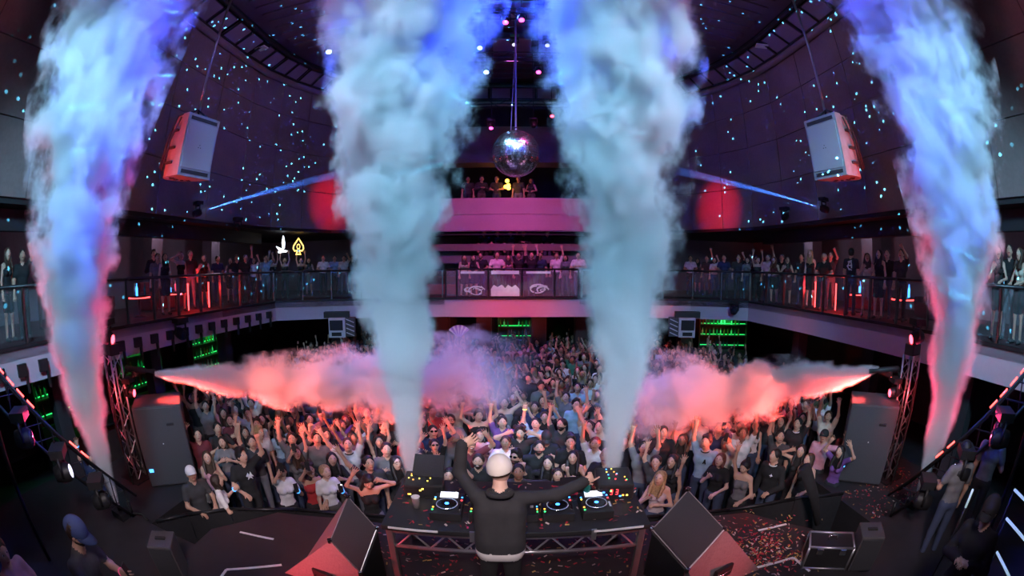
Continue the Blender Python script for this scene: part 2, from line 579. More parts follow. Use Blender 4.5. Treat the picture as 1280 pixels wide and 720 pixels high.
def hair_mesh(style, Mh, h=0.0145, seed=0):
    r = random.Random(seed)
    def seg(a, b, ra, rb, flat=1.0):
        return (np.array(a, float), np.array(b, float), ra, rb, 'hair', flat)
    top = 0.0
    pr = [seg((0, .002, .038), (0, .018, .034), .088, .092), seg((0, .03, .0), (0, .03, -.02), .082, .078)]
    low, facez = -0.055, 0.055
    if style == 'long' or style == 'long_wave':
        low = -0.5
        for sx in (-1, 1):
            w = .012 if style == 'long_wave' else 0
            pr += [seg((sx * .072, .01, .02), (sx * (.082 + w), -.005, -.13), .028, .03), seg((sx * (.082 + w), -.005, -.13), (sx * .085, -.045, -.27), .032, .022)]
        pr += [seg((0, .05, .0), (0, .075, -.27), .075, .055), seg((-.05, .05, -.05), (-.06, .06, -.25), .05, .04), seg((.05, .05, -.05), (.06, .06, -.25), .05, .04)]
    elif style == 'bob':
        low = -0.13
        pr += [seg((-.075, .02, .0), (-.08, .0, -.10), .032, .03), seg((.075, .02, .0), (.08, .0, -.10), .032, .03), seg((0, .05, 0), (0, .06, -.09), .075, .06)]
    elif style == 'bun':
        pr += [seg((0, .07, .10), (0, .075, .115), .042, .04)]
    elif style == 'ponytail':
        low = -0.4
        pr += [seg((0, .10, .06), (0, .15, -.02), .03, .03), seg((0, .15, -.02), (0, .13, -.2), .03, .015)]
    elif style == 'curly':
        low = -0.16
        for i in range(26):
            a = r.uniform(0.15, 2 * PI - 0.15) - PI / 2
            z = r.uniform(-.12, .13)
            q = math.sqrt(max(0.02, 1 - (z / .16) ** 2))
            if math.sin(a) < -.55 and z < .07:
                continue
            p = (.1 * q * math.cos(a), .015 + .11 * q * math.sin(a), z)
            pr.append(seg(p, p, r.uniform(.03, .042), .03))
    elif style == 'crop':
        low, facez = -0.03, 0.06
        pr = [seg((0, -.004, .036), (0, .016, .03), .087, .088), seg((0, .026, .0), (0, .026, -.01), .082, .078)]
    elif style == 'quiff':
        pr += [seg((-.04, -.055, .095), (.04, -.06, .1), .032, .03), seg((0, -.02, .115), (0, .03, .11), .04, .045)]
    def carve(X):
        fx = np.sqrt((X[..., 0] / .074) ** 2 + ((X[..., 1] + .095) / .085) ** 2 + ((X[..., 2] + .06) / .130) ** 2) - 1
        return np.maximum(-fx * .07, low - X[..., 2])
    V, Q = blend_surface(pr, h, 0.02, carve)
    W = [Mh @ Vector(v) for v in V]
    m = mb('hair')
    m.add(W, [tuple(q) for q in Q], True)
    return m.mesh('hair')

def cap_mesh(Mh, matname='cap_cream', backwards=False):
    m = mb(matname)
    vs, fs = [], []
    n, q = 20, 7
    for i in range(q + 1):
        p = (PI / 2) * i / q
        for j in range(n):
            a = 2 * PI * j / n
            vs.append(Mh @ Vector((.09 * math.sin(p) * math.cos(a), .008 + .109 * math.sin(p) * math.sin(a), .026 + .100 * math.cos(p))))
    for j in range(n):
        a = 2 * PI * j / n
        vs.append(Mh @ Vector((.089 * math.cos(a), .008 + .108 * math.sin(a), .012)))
    for i in range(q + 1):
        for j in range(n):
            fs.append((i * n + j, (i + 1) * n + j, (i + 1) * n + (j + 1) % n, i * n + (j + 1) % n))
    m.add(vs, fs, True)
    sg = 1 if backwards else -1
    vs, fs = [], []
    k = 11
    for lay in (0, -.006):
        for e in (0, 1):
            for j in range(k):
                a = PI * (j / (k - 1) - .5) * 0.86
                rx, ry = .088, .108 + e * .075
                vs.append(Mh @ Vector((rx * math.sin(a) * (1 - e * .08), .008 + sg * (ry * math.cos(a) ** .8), .022 + lay - e * .022 - .012 * math.sin(a) ** 2)))
    for j in range(k - 1):
        fs += [(j, j + 1, k + j + 1, k + j), (2 * k + j + 1, 2 * k + j, 3 * k + j, 3 * k + j + 1), (k + j, k + j + 1, 3 * k + j + 1, 3 * k + j)]
    m.add(vs, fs, True)
    return m.mesh('cap')

def glasses_mesh(Mh, dark=True):
    m = mb('lens')
    for sx in (-1, 1):
        vs = []
        for lay in (-.101, -.096):
            for j in range(10):
                a = 2 * PI * j / 10
                vs.append(Mh @ Vector((sx * .033 + .027 * math.cos(a), lay + .012 * abs(math.cos(a)) * (1 if sx * math.cos(a) > 0 else 0), .010 + .019 * math.sin(a))))
        if dark:
            m.add(vs, [tuple(range(10))[::-1], tuple(range(10, 20))] + [(j, (j + 1) % 10, 10 + (j + 1) % 10, 10 + j) for j in range(10)])
        else:
            m.tube([Vector(v) for v in vs[:10]], .0025, 5, closed=True)
        m.tube([Mh @ Vector((sx * .058, -.086, .014)), Mh @ Vector((sx * .082, .0, .012))], .003, 5)
    m.tube([Mh @ Vector((-.008, -.102, .014)), Mh @ Vector((.008, -.102, .014))], .003, 5)
    return m.mesh('glasses')

def figure(sex='m', s=1.0, a='down', b='down', sleeve='short', bottom='trousers', yaw=0.0, nod=0.0, tilt=0.0, lean=0.0, h=0.018,
           hair='short', beard=False, smile=False, glasses=None, seed=0, hem=False, fingers=True, bulk=1.0, low=False):
    """Return {'body': mesh, 'hair': mesh, 'head': matrix, 'hands': [...]}, facing -y, feet at z = 0. a / b: arm on the -x / +x side."""
    f = sex == 'f'
    sw = (.150 if f else .180) * bulk
    pr = []
    def V3(*q):
        return np.array(q, float)
    def seg(p, q, ra, rb, t, flat=1.0):
        pr.append((np.array(p, float), np.array(q, float), ra, rb, t, flat))
    def ln(z):                                   # forward lean grows from the hips upward
        return -lean * max(0, z - .9) ** 1.2
    # trunk
    hipw = .075 if f else .06
    low_t = 'trousers' if bottom == 'trousers' else ('top' if bottom == 'dress' else 'trousers')
    seg((-hipw, .0, .94), (hipw, .0, .94), .105 * bulk, .105 * bulk, low_t, .95)
    seg((-.035, ln(1.02), 1.03), (.035, ln(1.02), 1.03), (.098 if f else .115) * bulk, (.098 if f else .115) * bulk, 'top', .85)
    seg((-.04, ln(1.15), 1.15), (.04, ln(1.15), 1.15), (.092 if f else .115) * bulk, (.092 if f else .115) * bulk, 'top', .85)
    cw = .055 if f else .075
    seg((-cw, ln(1.3), 1.29), (cw, ln(1.3), 1.29), (.102 if f else .122) * bulk, (.102 if f else .122) * bulk, 'top', .82)
    if f:
        for sx in (-1, 1):
            seg((sx * .065, ln(1.28) - .075, 1.28), (sx * .065, ln(1.28) - .085, 1.275), .058, .055, 'top')
    bare = sleeve == 'none'
    st = 'skin' if bare else 'top'
    seg((-sw + .03, ln(1.42) + .01, 1.405), (sw - .03, ln(1.42) + .01, 1.405), .062 * bulk, .062 * bulk, st)
    seg((-.05, ln(1.43) + .012, 1.44), (.05, ln(1.43) + .012, 1.44), .052, .052, st)
    if bare:
        seg((-.085, ln(1.36) - .0, 1.33), (-.085, ln(1.42) + .01, 1.43), .05, .038, 'top')
        seg((.085, ln(1.36) - .0, 1.33), (.085, ln(1.42) + .01, 1.43), .05, .038, 'top')
    hc = V3(0, ln(1.62) - .025 - .03 * (nod > .2), 1.622)
    seg((0, ln(1.45) + .012, 1.44), hc + V3(0, .02, -.06), .052 if f else .06, .047 if f else .056, 'skin')
    # legs
    for sx in (-1, 1):
        lt = 'skin' if bottom in ('dress', 'skirt', 'shorts') else 'trousers'
        k = V3(sx * .105, -.015, .50); an = V3(sx * .112, .02, .085)
        seg((sx * .088, 0, .91), k, .088 if lt == 'trousers' else .08, .06 if lt == 'trousers' else .052, lt)
        seg(k, an, .059 if lt == 'trousers' else .05, .045 if lt == 'trousers' else .034, lt)
        seg(an + V3(0, .025, -.035), an + V3(sx * .015, -.15, -.045), .042, .034, 'shoe')
        if bottom in ('dress', 'skirt', 'shorts'):
            seg((sx * .07, 0, .9), (sx * .088, -.01, .62 if bottom != 'shorts' else .56), .11, .095 if bottom != 'shorts' else .085, low_t)
    if hem:
        for sx in (-1, 1):
            seg((sx * .085, ln(.95), .95), (sx * .10, ln(1.3), 1.30), .118, .112, 'top', .98)
        seg((0, ln(.95), .95), (0, ln(1.3), 1.32), .125, .12, 'top', .98)
        seg((-.07, ln(.93), .93), (.07, ln(.93), .93), .122, .122, 'top', .95)
        seg((-.07, ln(1.0), 1.02), (.07, ln(1.0), 1.02), .126, .126, 'top', .95)
    # arms
    hands = []
    for sx, arm in ((-1, a), (1, b)):
        if isinstance(arm, str):
            e, w, style = ARMS[arm]; hd = None
        else:
            e, w, style, hd = arm
        sh = V3(sx * sw, ln(1.42) + .012, 1.405)
        e = V3(sx * e[0], -e[1], e[2]); w = V3(sx * w[0], -w[1], w[2])
        el = sh + e / np.linalg.norm(e) * .285
        wr = el + (w - e) / np.linalg.norm(w - e) * .25
        if arm in ('up', 'upout', 'upbent', 'fist', 'head', 'phoneup'):
            sh = sh + V3(-sx * .012, 0, .035)
        ar = (.040 if f else .048) * bulk
        t1 = 'top' if sleeve == 'long' else 'skin'
        ex = .012 if sleeve == 'long' else 0
        seg(sh, el, ar + ex, ar * .82 + ex, t1)
        seg(el, wr, ar * .82 + ex, ar * .60 + ex, t1)
        if sleeve == 'short':
            seg(sh, sh + (el - sh) * .55, ar + .013, ar + .014, 'top')
        if sleeve == 'long':
            seg(el, el + (wr - el) * .9, ar * .82 + ex, ar * .72 + ex, t1)
        d = Vector((wr - el)).normalized() if hd is None else Vector((sx * hd[0], -hd[1], hd[2])).normalized()
        fw = Vector((0, -1, 0)) if arm not in ('rail', 'cross') else Vector((0, 0, -1))
        nrm = (fw - d * fw.dot(d))
        nrm = nrm.normalized() if nrm.length > .05 else d.orthogonal().normalized()
        kn = wr + np.array(d) * .082
        lat = np.array(d.cross(nrm).normalized())
        seg(wr + lat * .012, kn + lat * .022, .024, .021, 'skin')
        seg(wr - lat * .012, kn - lat * .022, .024, .021, 'skin')
        hands.append((Vector(wr), d, nrm, style, sx))
    V, Q = blend_surface(pr, h, .03)
    Dm = np.stack([prim_d(V, p) - (0.006 if p[4] in ('top', 'hem') else 0) for p in pr], 1)
    tg = np.array([p[4] for p in pr])[Dm.argmin(1)]
    if hem:
        tr = (np.abs(V[:, 0]) < .26) & (tg != 'skin')
        tg = np.where(tr & (V[:, 2] < .965) & (V[:, 2] > .86), 'hem', tg)
        tg = np.where(tr & (V[:, 2] <= .86) & (V[:, 2] > .3), 'trousers', tg)
    m = MB()
    names = ['skin', 'top', 'trousers', 'shoe', 'hem']
    ti = np.array([names.index(t) for t in tg])
    ft = np.sort(ti[Q], 1)[:, 1]
    m.v = [tuple(v) for v in V]
    for n_ in names:
        m.use(n_)
    m.f = [tuple(q) for q in Q]; m.m = [int(t) for t in ft]; m.smooth = [True] * len(Q)
    Mh = Matrix.Translation(Vector(hc)) @ Matrix.Rotation(yaw, 4, 'Z') @ Matrix.Rotation(tilt, 4, 'Y') @ Matrix.Rotation(nod, 4, 'X') @ Matrix.Scale(1.06, 4)
    if fingers:
        for (w, d, nr, style, sx) in hands:
            add_hand(m, w, d, nr if style != 'fist' else nr, style, 1.0, sx)
    add_head(m, Mh, beard, smile, lod=low)
    out = {'hands': [(w * s, d, nr, style) for (w, d, nr, style, sx) in hands], 'head': Mh, 's': s}
    if s != 1.0:
        m.v = [(x * s, y * s, z * s) for x, y, z in m.v]
    me = m.mesh('person')
    out['body'] = me
    Ms = Matrix.Scale(s, 4) @ Mh
    out['Ms'] = Ms
    out['hair'] = hair_mesh(hair, Ms, seed=seed, h=(0.03 if low else 0.0165) * s) if hair not in ('none', 'cap') else None
    out['glasses'] = glasses_mesh(Ms, glasses == 'dark') if glasses else None
    return out

HAIRCOL = {'black': (.012, .010, .010, 1), 'brown': (.05, .026, .015, 1), 'dark brown': (.025, .014, .01, 1), 'blonde': (.36, .22, .10, 1), 'auburn': (.13, .035, .02, 1), 'grey': (.25, .25, .25, 1)}
TOPCOL = {'black': (.012, .012, .014, 1), 'white': (.72, .71, .72, 1), 'grey': (.16, .16, .17, 1), 'red': (.42, .03, .035, 1), 'navy': (.02, .03, .09, 1),
          'pale blue': (.32, .46, .60, 1), 'pink': (.60, .30, .36, 1), 'olive': (.10, .10, .05, 1), 'purple': (.16, .06, .24, 1), 'cream': (.6, .52, .42, 1),
          'charcoal': (.045, .045, .05, 1), 'green': (.04, .16, .09, 1), 'silver': (.5, .42, .44, 1), 'burgundy': (.14, .02, .03, 1)}

def face_to(x, y, tx=0.0, ty=3.4):
    return math.atan2(tx - x, -(ty - y))

def place(fig, loc, rz, top, hair_col, skin, label, group=None, name='person'):
    o = link(name, fig['body'], None, loc, rz)
    o.color = TOPCOL[top] if isinstance(top, str) else top
    o.pass_index = skin
    tag(o, label, 'person', group)
    if fig['hair'] is not None:
        hq = link('hair', fig['hair'], o)
        hq.color = HAIRCOL[hair_col]
    if fig.get('glasses') is not None:
        link('glasses', fig['glasses'], o)
    return o

# ------------------------------------------------------------------ the hall
def wall_material(name, col, var=0.25, rough=0.85):
    """Board-marked concrete: cloudy stains, fine grain, faint horizontal board lines."""
    m = bpy.data.materials.new(name)
    nt, N, L = nodes(m)
    out = N('ShaderNodeOutputMaterial'); b = N('ShaderNodeBsdfPrincipled')
    L(b.outputs[0], out.inputs[0])
    b.inputs['Roughness'].default_value = rough
    tc = N('ShaderNodeTexCoord')
    n1 = N('ShaderNodeTexNoise'); n1.inputs['Scale'].default_value = 0.7; n1.inputs['Detail'].default_value = 8
    n2 = N('ShaderNodeTexNoise'); n2.inputs['Scale'].default_value = 14; n2.inputs['Detail'].default_value = 4
    wv = N('ShaderNodeTexWave'); wv.bands_direction = 'Z'; wv.inputs['Scale'].default_value = 1.3; wv.inputs['Distortion'].default_value = 0.6
    for n in (n1, n2, wv):
        L(tc.outputs['Object'], n.inputs['Vector'])
    ad = N('ShaderNodeMath'); ad.operation = 'MULTIPLY_ADD'; ad.inputs[1].default_value = 0.35
    L(n2.outputs[0], ad.inputs[0]); L(n1.outputs[0], ad.inputs[2])
    rp = N('ShaderNodeValToRGB')
    e = rp.color_ramp.elements
    e[0].position, e[1].position = 0.35, 0.9
    e[0].color = tuple(c * (1 - var) for c in col) + (1,)
    e[1].color = tuple(c * (1 + var) for c in col) + (1,)
    L(ad.outputs[0], rp.inputs[0]); L(rp.outputs[0], b.inputs['Base Color'])
    bp = N('ShaderNodeBump'); bp.inputs['Strength'].default_value = 0.25; bp.inputs['Distance'].default_value = 0.03
    L(ad.outputs[0], bp.inputs['Height']); L(bp.outputs[0], b.inputs['Normal'])
    MATS[name] = m

wall_material('concrete', (0.20, 0.145, 0.14))
wall_material('concrete_pale', (0.44, 0.36, 0.38), 0.12)
wall_material('plaster', (0.58, 0.44, 0.52), 0.08)
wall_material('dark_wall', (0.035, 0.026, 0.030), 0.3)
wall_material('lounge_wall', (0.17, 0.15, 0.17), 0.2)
wall_material('ceiling_panel', (0.22, 0.17, 0.24), 0.15)
wall_material('ceiling_deck', (0.10, 0.075, 0.10), 0.2)
wall_material('column_brown', (0.10, 0.05, 0.055), 0.25)
mat('dance_floor', (0.03, 0.026, 0.03), 0.35, scale=3)
mat('stage_floor', (0.022, 0.02, 0.022), 0.55, scale=4, bump=0.15)
mat('carpet', (0.06, 0.03, 0.04), 0.95, scale=20)
mat('frame_black', (0.012, 0.011, 0.014), 0.6)

struct(mb('dance_floor').box((0, 8, -0.1), (30, 28, 0.2)).obj('floor'))

# upper walls: plan line of the left side from behind the stage round to the back alcove
UP = [(-8.85, -4.0), (-8.85, -1.5), (-8.85, 1.0), (-8.85, 3.2), (-8.88, 5.4), (-8.92, 7.6), (-8.92, 9.8), (-8.85, 11.6), (-8.5, 13.1), (-7.9, 14.4), (-7.1, 15.6), (-6.0, 16.35), (-4.6, 16.6)]
ROWS = [(6.1, 7.55), (7.55, 9.0), (9.0, 10.35), (10.35, 11.65)]
for side, sx in (('left', 1), ('right', -1)):
    bk = mb('dark_wall')
    for (a, b) in zip(UP[:-1], UP[1:]):
        t = (Vector(b) - Vector(a)).normalized(); n = Vector((-t.y, t.x)) * .12
        bk.prism([(sx * p[0], p[1]) for p in ((a[0], a[1]), (b[0], b[1]), (b[0] + n.x, b[1] + n.y), (a[0] + n.x, a[1] + n.y))][::sx], 6.1, 12.4)
    w = struct(bk.obj('wall_' + side))
    for (a, b) in zip(UP[:-1], UP[1:]):
        va, vb = Vector((*a, 0)), Vector((*b, 0)); t = (vb - va).normalized()
        n = Vector((t.y, -t.x, 0))
        va, vb = va + t * .012, vb - t * .012
        for k, (z0, z1) in enumerate(ROWS):
            p = mb('concrete')
            off = n * (0.035 + 0.006 * ((k * 7 + int(a[1] * 3)) % 3))
            q = [va, vb, vb + off, va + off]
            p.prism([(sx * v.x, v.y) for v in q][::-sx], z0 + .012, z1 - .012)
            p.obj('panel', w)

# soffits under the upper walls, gallery back walls, ground-floor back walls
for side, sx in (('left', -1), ('right', 1)):
    P = [(-8.85, -4), (-8.92, 9.8), (-8.5, 13.1), (-7.1, 15.6), (-5.2, 16.5), (-5.2, 20), (-13, 20), (-13, -4)]
    struct(mb('frame_black').prism([(-sx * x, y) for x, y in P][::-sx], 6.0, 6.1).obj('ceiling_gallery_' + side))
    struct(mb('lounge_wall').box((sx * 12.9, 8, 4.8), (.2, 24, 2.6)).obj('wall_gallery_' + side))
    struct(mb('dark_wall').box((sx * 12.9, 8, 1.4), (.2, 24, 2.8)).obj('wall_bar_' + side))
    tr = struct(mb('frame_black').box((sx * 9.6, 5.2, 5.78), (.28, 17.5, .42)).obj('trim_' + ('1' if sx < 0 else '2')))
    for y in (-1.0, 2.6, 6.2, 9.8, 13.2):
        struct(mb('lounge_wall').box((sx * 11.6, y, 4.8), (.55, .55, 2.6)).obj('column_gallery_' + side))
    for y in (0.5, 4.0, 7.5, 11.0):
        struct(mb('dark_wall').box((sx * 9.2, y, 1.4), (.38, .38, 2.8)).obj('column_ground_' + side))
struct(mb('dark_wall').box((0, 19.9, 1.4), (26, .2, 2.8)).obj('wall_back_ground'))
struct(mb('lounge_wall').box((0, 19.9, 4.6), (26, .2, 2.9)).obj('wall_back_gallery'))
struct(mb('dark_wall').box((0, -4.1, 6.2), (26, .2, 12.4)).obj('wall_rear'))
for x in (-7.6, -5.1, -2.9, -1.15, 1.1, 2.9, 5.1, 7.6):
    struct(mb('column_brown').bevel_box((x, 17.4, 1.4), (.62, .5, 2.8), .03).obj('column_back'))

# gallery slabs with pale fascias
GL = [(-8.35, -4.0), (-8.35, 2.0), (-8.42, 6.2), (-8.35, 10.0), (-8.15, 12.9), (-6.3, 13.95), (-4.2, 14.6), (-2.4, 14.95)]
def offset(poly, d):
    out = []
    for i, p in enumerate(poly):
        a = Vector(poly[max(i - 1, 0)]); b = Vector(poly[min(i + 1, len(poly) - 1)])
        t = (b - a).normalized()
        out.append((p[0] - t.y * d, p[1] + t.x * d))
    return out
for side, sx in (('left', 1), ('right', -1)):
    slab = GL + [(-2.4, 20), (-13, 20), (-13, -4)]
    struct(mb('carpet').prism([(sx * x, y) for x, y in offset(GL, .06)] [::1] + [(sx * x, y) for x, y in slab[len(GL):]] if False else [(sx * x, y) for x, y in slab][::-sx], 3.28, 3.5).obj('floor_gallery_' + side))
    inn = offset(GL, .10)
    for i in range(len(GL) - 1):
        q = [GL[i], GL[i + 1], inn[i + 1], inn[i]]
        struct(mb('plaster').prism([(sx * x, y) for x, y in [(p[0] , p[1]) for p in q]][::-sx], 2.84, 3.46).obj('wall_fascia_' + side))
    struct(mb('frame_black').prism([(sx * x, y) for x, y in inn + [(-2.4, 20), (-13, 20), (-13, -4)]][::-sx], 2.86, 2.95).obj('ceiling_ground_' + side))
    for i in range(len(GL) - 1):
        a, b = GL[i], GL[i + 1]
        t = (Vector(b) - Vector(a)).normalized(); n = Vector((-t.y, t.x))
        q = [Vector(a) - n * .03, Vector(b) - n * .03, Vector(b) + n * .12, Vector(a) + n * .12]
        struct(mb('frame_black').prism([(sx * v.x, v.y) for v in q][::-sx], 3.46, 3.53).obj('trim_' + side))
struct(mb('carpet').box((0, 17.5, 3.39), (4.8, 5.0, .22)).obj('floor_gallery_back'))
struct(mb('plaster').box((0, 15.0, 3.15), (4.84, .1, .62)).obj('wall_fascia_back'))
struct(mb('frame_black').box((0, 15.0, 3.495), (4.84, .16, .07)).obj('trim_back'))
struct(mb('frame_black').box((0, 17.5, 2.9), (4.8, 4.9, .09)).obj('ceiling_ground_back'))

# back alcove: parapet of the raised box, upper parapet, recess, wall over it
struct(mb('lounge_wall').box((0, 16.6, 4.9), (6.6, .16, .0) if False else (6.6, .16, 0.3)).obj('wall_box_parapet_low'))
bpar = struct(mb('concrete').box((0, 16.45, 5.36), (7.6, .22, .26)).obj('wall_box_parapet'))
struct(mb('frame_black').box((0, 16.4, 5.86), (7.6, .07, .05)).obj('trim_box_rail'))
struct(mb('carpet').box((0, 18.2, 4.35), (8, 3.2, .2)).obj('floor_box'))
upw = struct(mb('concrete_pale').box((0, 16.62, 6.65), (10.6, .18, 1.32)).obj('wall_upper_parapet'))
for x in (-3.95, -1.32, 1.32, 3.95):
    for z in (6.33, 6.97):
        mb('concrete_pale').box((x, 16.515, z), (2.6, .03, .62)).obj('panel', upw)
struct(mb('carpet').box((0, 18.4, 6.6), (10.6, 3.2, .2)).obj('floor_upper_gallery'))
struct(mb('dark_wall').box((0, 19.8, 9.2), (12, .2, 6.4)).obj('wall_upper_gallery_back'))
led = struct(mb('concrete').box((0, 16.9, 8.95), (10.6, .9, .42)).obj('trim_ledge'))
struct(mb('concrete').box((0, 17.4, 9.85), (10.6, .2, 1.4)).obj('wall_over_ledge'))
for sx in (-1, 1):
    struct(mb('concrete').box((sx * 4.9, 17.4, 9.4), (1.0, 1.9, 5.6)).obj('wall_alcove_side'))

# ceiling: rounded gutter, band of framed panels, ribbed deck
CO = [(-8.80, -4.0), (-8.80, -1.2), (-8.80, 1.2), (-8.80, 3.2), (-8.80, 5.2), (-8.8, 7.0), (-8.82, 8.8), (-8.8, 10.5), (-8.65, 12.0), (-8.25, 13.4), (-7.6, 14.7), (-6.8, 15.8), (-5.6, 16.5), (-4.0, 17.0), (-2.0, 17.3), (0, 17.35)]
CI = offset([(x * .995, y) for x, y in CO], -0.95)
CI[-1] = (0, 16.4); CI[0] = (-7.85, -4.0)
full_o = CO + [(-x, y) for x, y in CO[:-1]][::-1]
full_i = CI + [(-x, y) for x, y in CI[:-1]][::-1]
deck = struct(mb('ceiling_deck').box((0, 6.5, 12.5), (19, 23, .12)).obj('ceiling'))
for k in range(44):
    y = -3.5 + k * .46
    e = min(7.5, 8.2 - max(0, (y - 11) * .95))
    if e > .5:
        mb('ceiling_deck').box((0, y, 12.41), (2 * e, .14, .08)).obj('slat', deck)
gt = MB().use('concrete').tube([(x * .995, y - .02, 11.62) for x, y in full_o], .13, 8)
struct(gt.obj('trim_gutter'))
soff = struct(mb('ceiling_deck').obj('ceiling_band'))
n = len(full_o)
def band(p, q, z0, z1, w, m='frame_black'):
    return MB().use(m).tube([Vector((*p, z0)), Vector((*q, z1))], w, 4)
for i in range(n - 1):
    a, b, c, d = (Vector((*full_o[i], 11.72)), Vector((*full_o[i + 1], 11.72)), Vector((*full_i[i + 1], 12.12)), Vector((*full_i[i], 12.12)))
    for (u0, u1) in ((0.04, 0.48), (0.52, 0.96)):
        p0, p1, p2, p3 = a.lerp(b, u0), a.lerp(b, u1), d.lerp(c, u1), d.lerp(c, u0)
        k = [p0.lerp(p3, .12), p1.lerp(p2, .12), p1.lerp(p2, .80), p0.lerp(p3, .80)]
        up = Vector((0, 0, .05))
        MB().use('ceiling_panel').add(k + [v + up for v in k], [(0, 1, 2, 3), (4, 7, 6, 5), (0, 4, 5, 1), (1, 5, 6, 2), (2, 6, 7, 3), (3, 7, 4, 0)]).obj('panel', soff)
        band(p0.lerp(p3, .04).xy, p3.xy, 11.70, 12.08, .05).obj('frame_bar', soff)
band_bk = MB().use('frame_black')
for i in range(n - 1):
    a, b, c, d = (Vector((*full_o[i], 11.82)), Vector((*full_o[i + 1], 11.82)), Vector((*full_i[i + 1], 12.24)), Vector((*full_i[i], 12.24)))
    band_bk.add([a, b, c, d], [(0, 1, 2, 3)])
band_bk.obj('backing', soff)
MB().use('frame_black').tube([(x, y, 12.06) for x, y in full_i], .085, 6).obj('inner_rim', soff)
MB().use('frame_black').tube([(x * .985, y - .1, 11.74) for x, y in full_o], .05, 6).obj('outer_rim', soff)
for (px, py) in ((327, 60), (952, 57), (432, 54)):
    p = atz(px, py, 11.95)
    t = thing('work_light', {327: 'white floodlight on the panel band above the hanging cluster on one side', 952: 'white floodlight on the panel band over the other wall', 432: 'white floodlight beside a middle smoke column'}[px], 'floodlight', p, rng.uniform(-.4, .4))
    mb('white_plastic').bevel_box((0, 0, -.02), (.44, .26, .05), .01).obj('lens', t)
    mb('frame_black').box((0, 0, .05), (.5, .32, .08)).obj('housing', t)
    tag(t, {327: 'white floodlight in the ceiling band above the left hanging speaker', 952: 'white floodlight in the ceiling band above the right hanging speaker', 432: 'white floodlight beside the left middle smoke column'}[px], 'floodlight', 'ceiling floodlights')

# glass railings with steel posts
mat('rail_glass', (0.75, 0.8, 0.85), 0.05, 0, alpha=0.035, var=0.0)
mat('rail_metal', (0.05, 0.05, 0.055), 0.35, 0.7)
mat('post_steel', (0.16, 0.18, 0.18), 0.3, 1.0)
post_me = mb('post_steel').box((0, 0, .48), (.045, .09, .96)).mesh('post')
def railing(a, b, label, npan):
    a, b = Vector((*a, 3.53)), Vector((*b, 3.53))
    L = (b - a).length; rz = math.atan2((b - a).y, (b - a).x)
    t = thing('balcony_railing', label, 'railing', a, rz, 'gallery railings')
    for k in range(npan + 1):
        p = link('post', post_me, t, (L * k / npan, 0, 0), 0)
        if k < npan:
            mb('rail_glass').box((L * (k + .5) / npan, 0, .5), (L / npan - .1, .012, .84)).obj('glass_panel', t)
    MB().use('rail_metal').tube([(0, 0, .99), (L, 0, .99)], .035, 8).obj('top_rail', t)
    return t
segs = {'left': ['nearest the camera, left gallery', 'by the left smoke column', 'behind the left hanging speaker', 'under the lit bird sign', 'at the left rear corner of the gallery', 'between rear corner and centre box, left', 'touching the centre box on the left'],
        'right': ['nearest the camera on the right gallery', 'by the right smoke column', 'before the man with a white back print', 'beside the red-lit table on the right gallery', 'at the right rear corner of the gallery', 'between rear corner and centre box, right', 'touching the centre box on the right']}
for side, sx in (('left', 1), ('right', -1)):
    for i in range(len(GL) - 1):
        a, b = (sx * (GL[i][0] - .06), GL[i][1] + .02), (sx * (GL[i + 1][0] - .06), GL[i + 1][1] + .02)
        L = math.hypot(a[0] - b[0], a[1] - b[1])
        railing(a, b, 'glass railing with steel posts ' + segs[side][i], max(1, round(L / 1.05)))

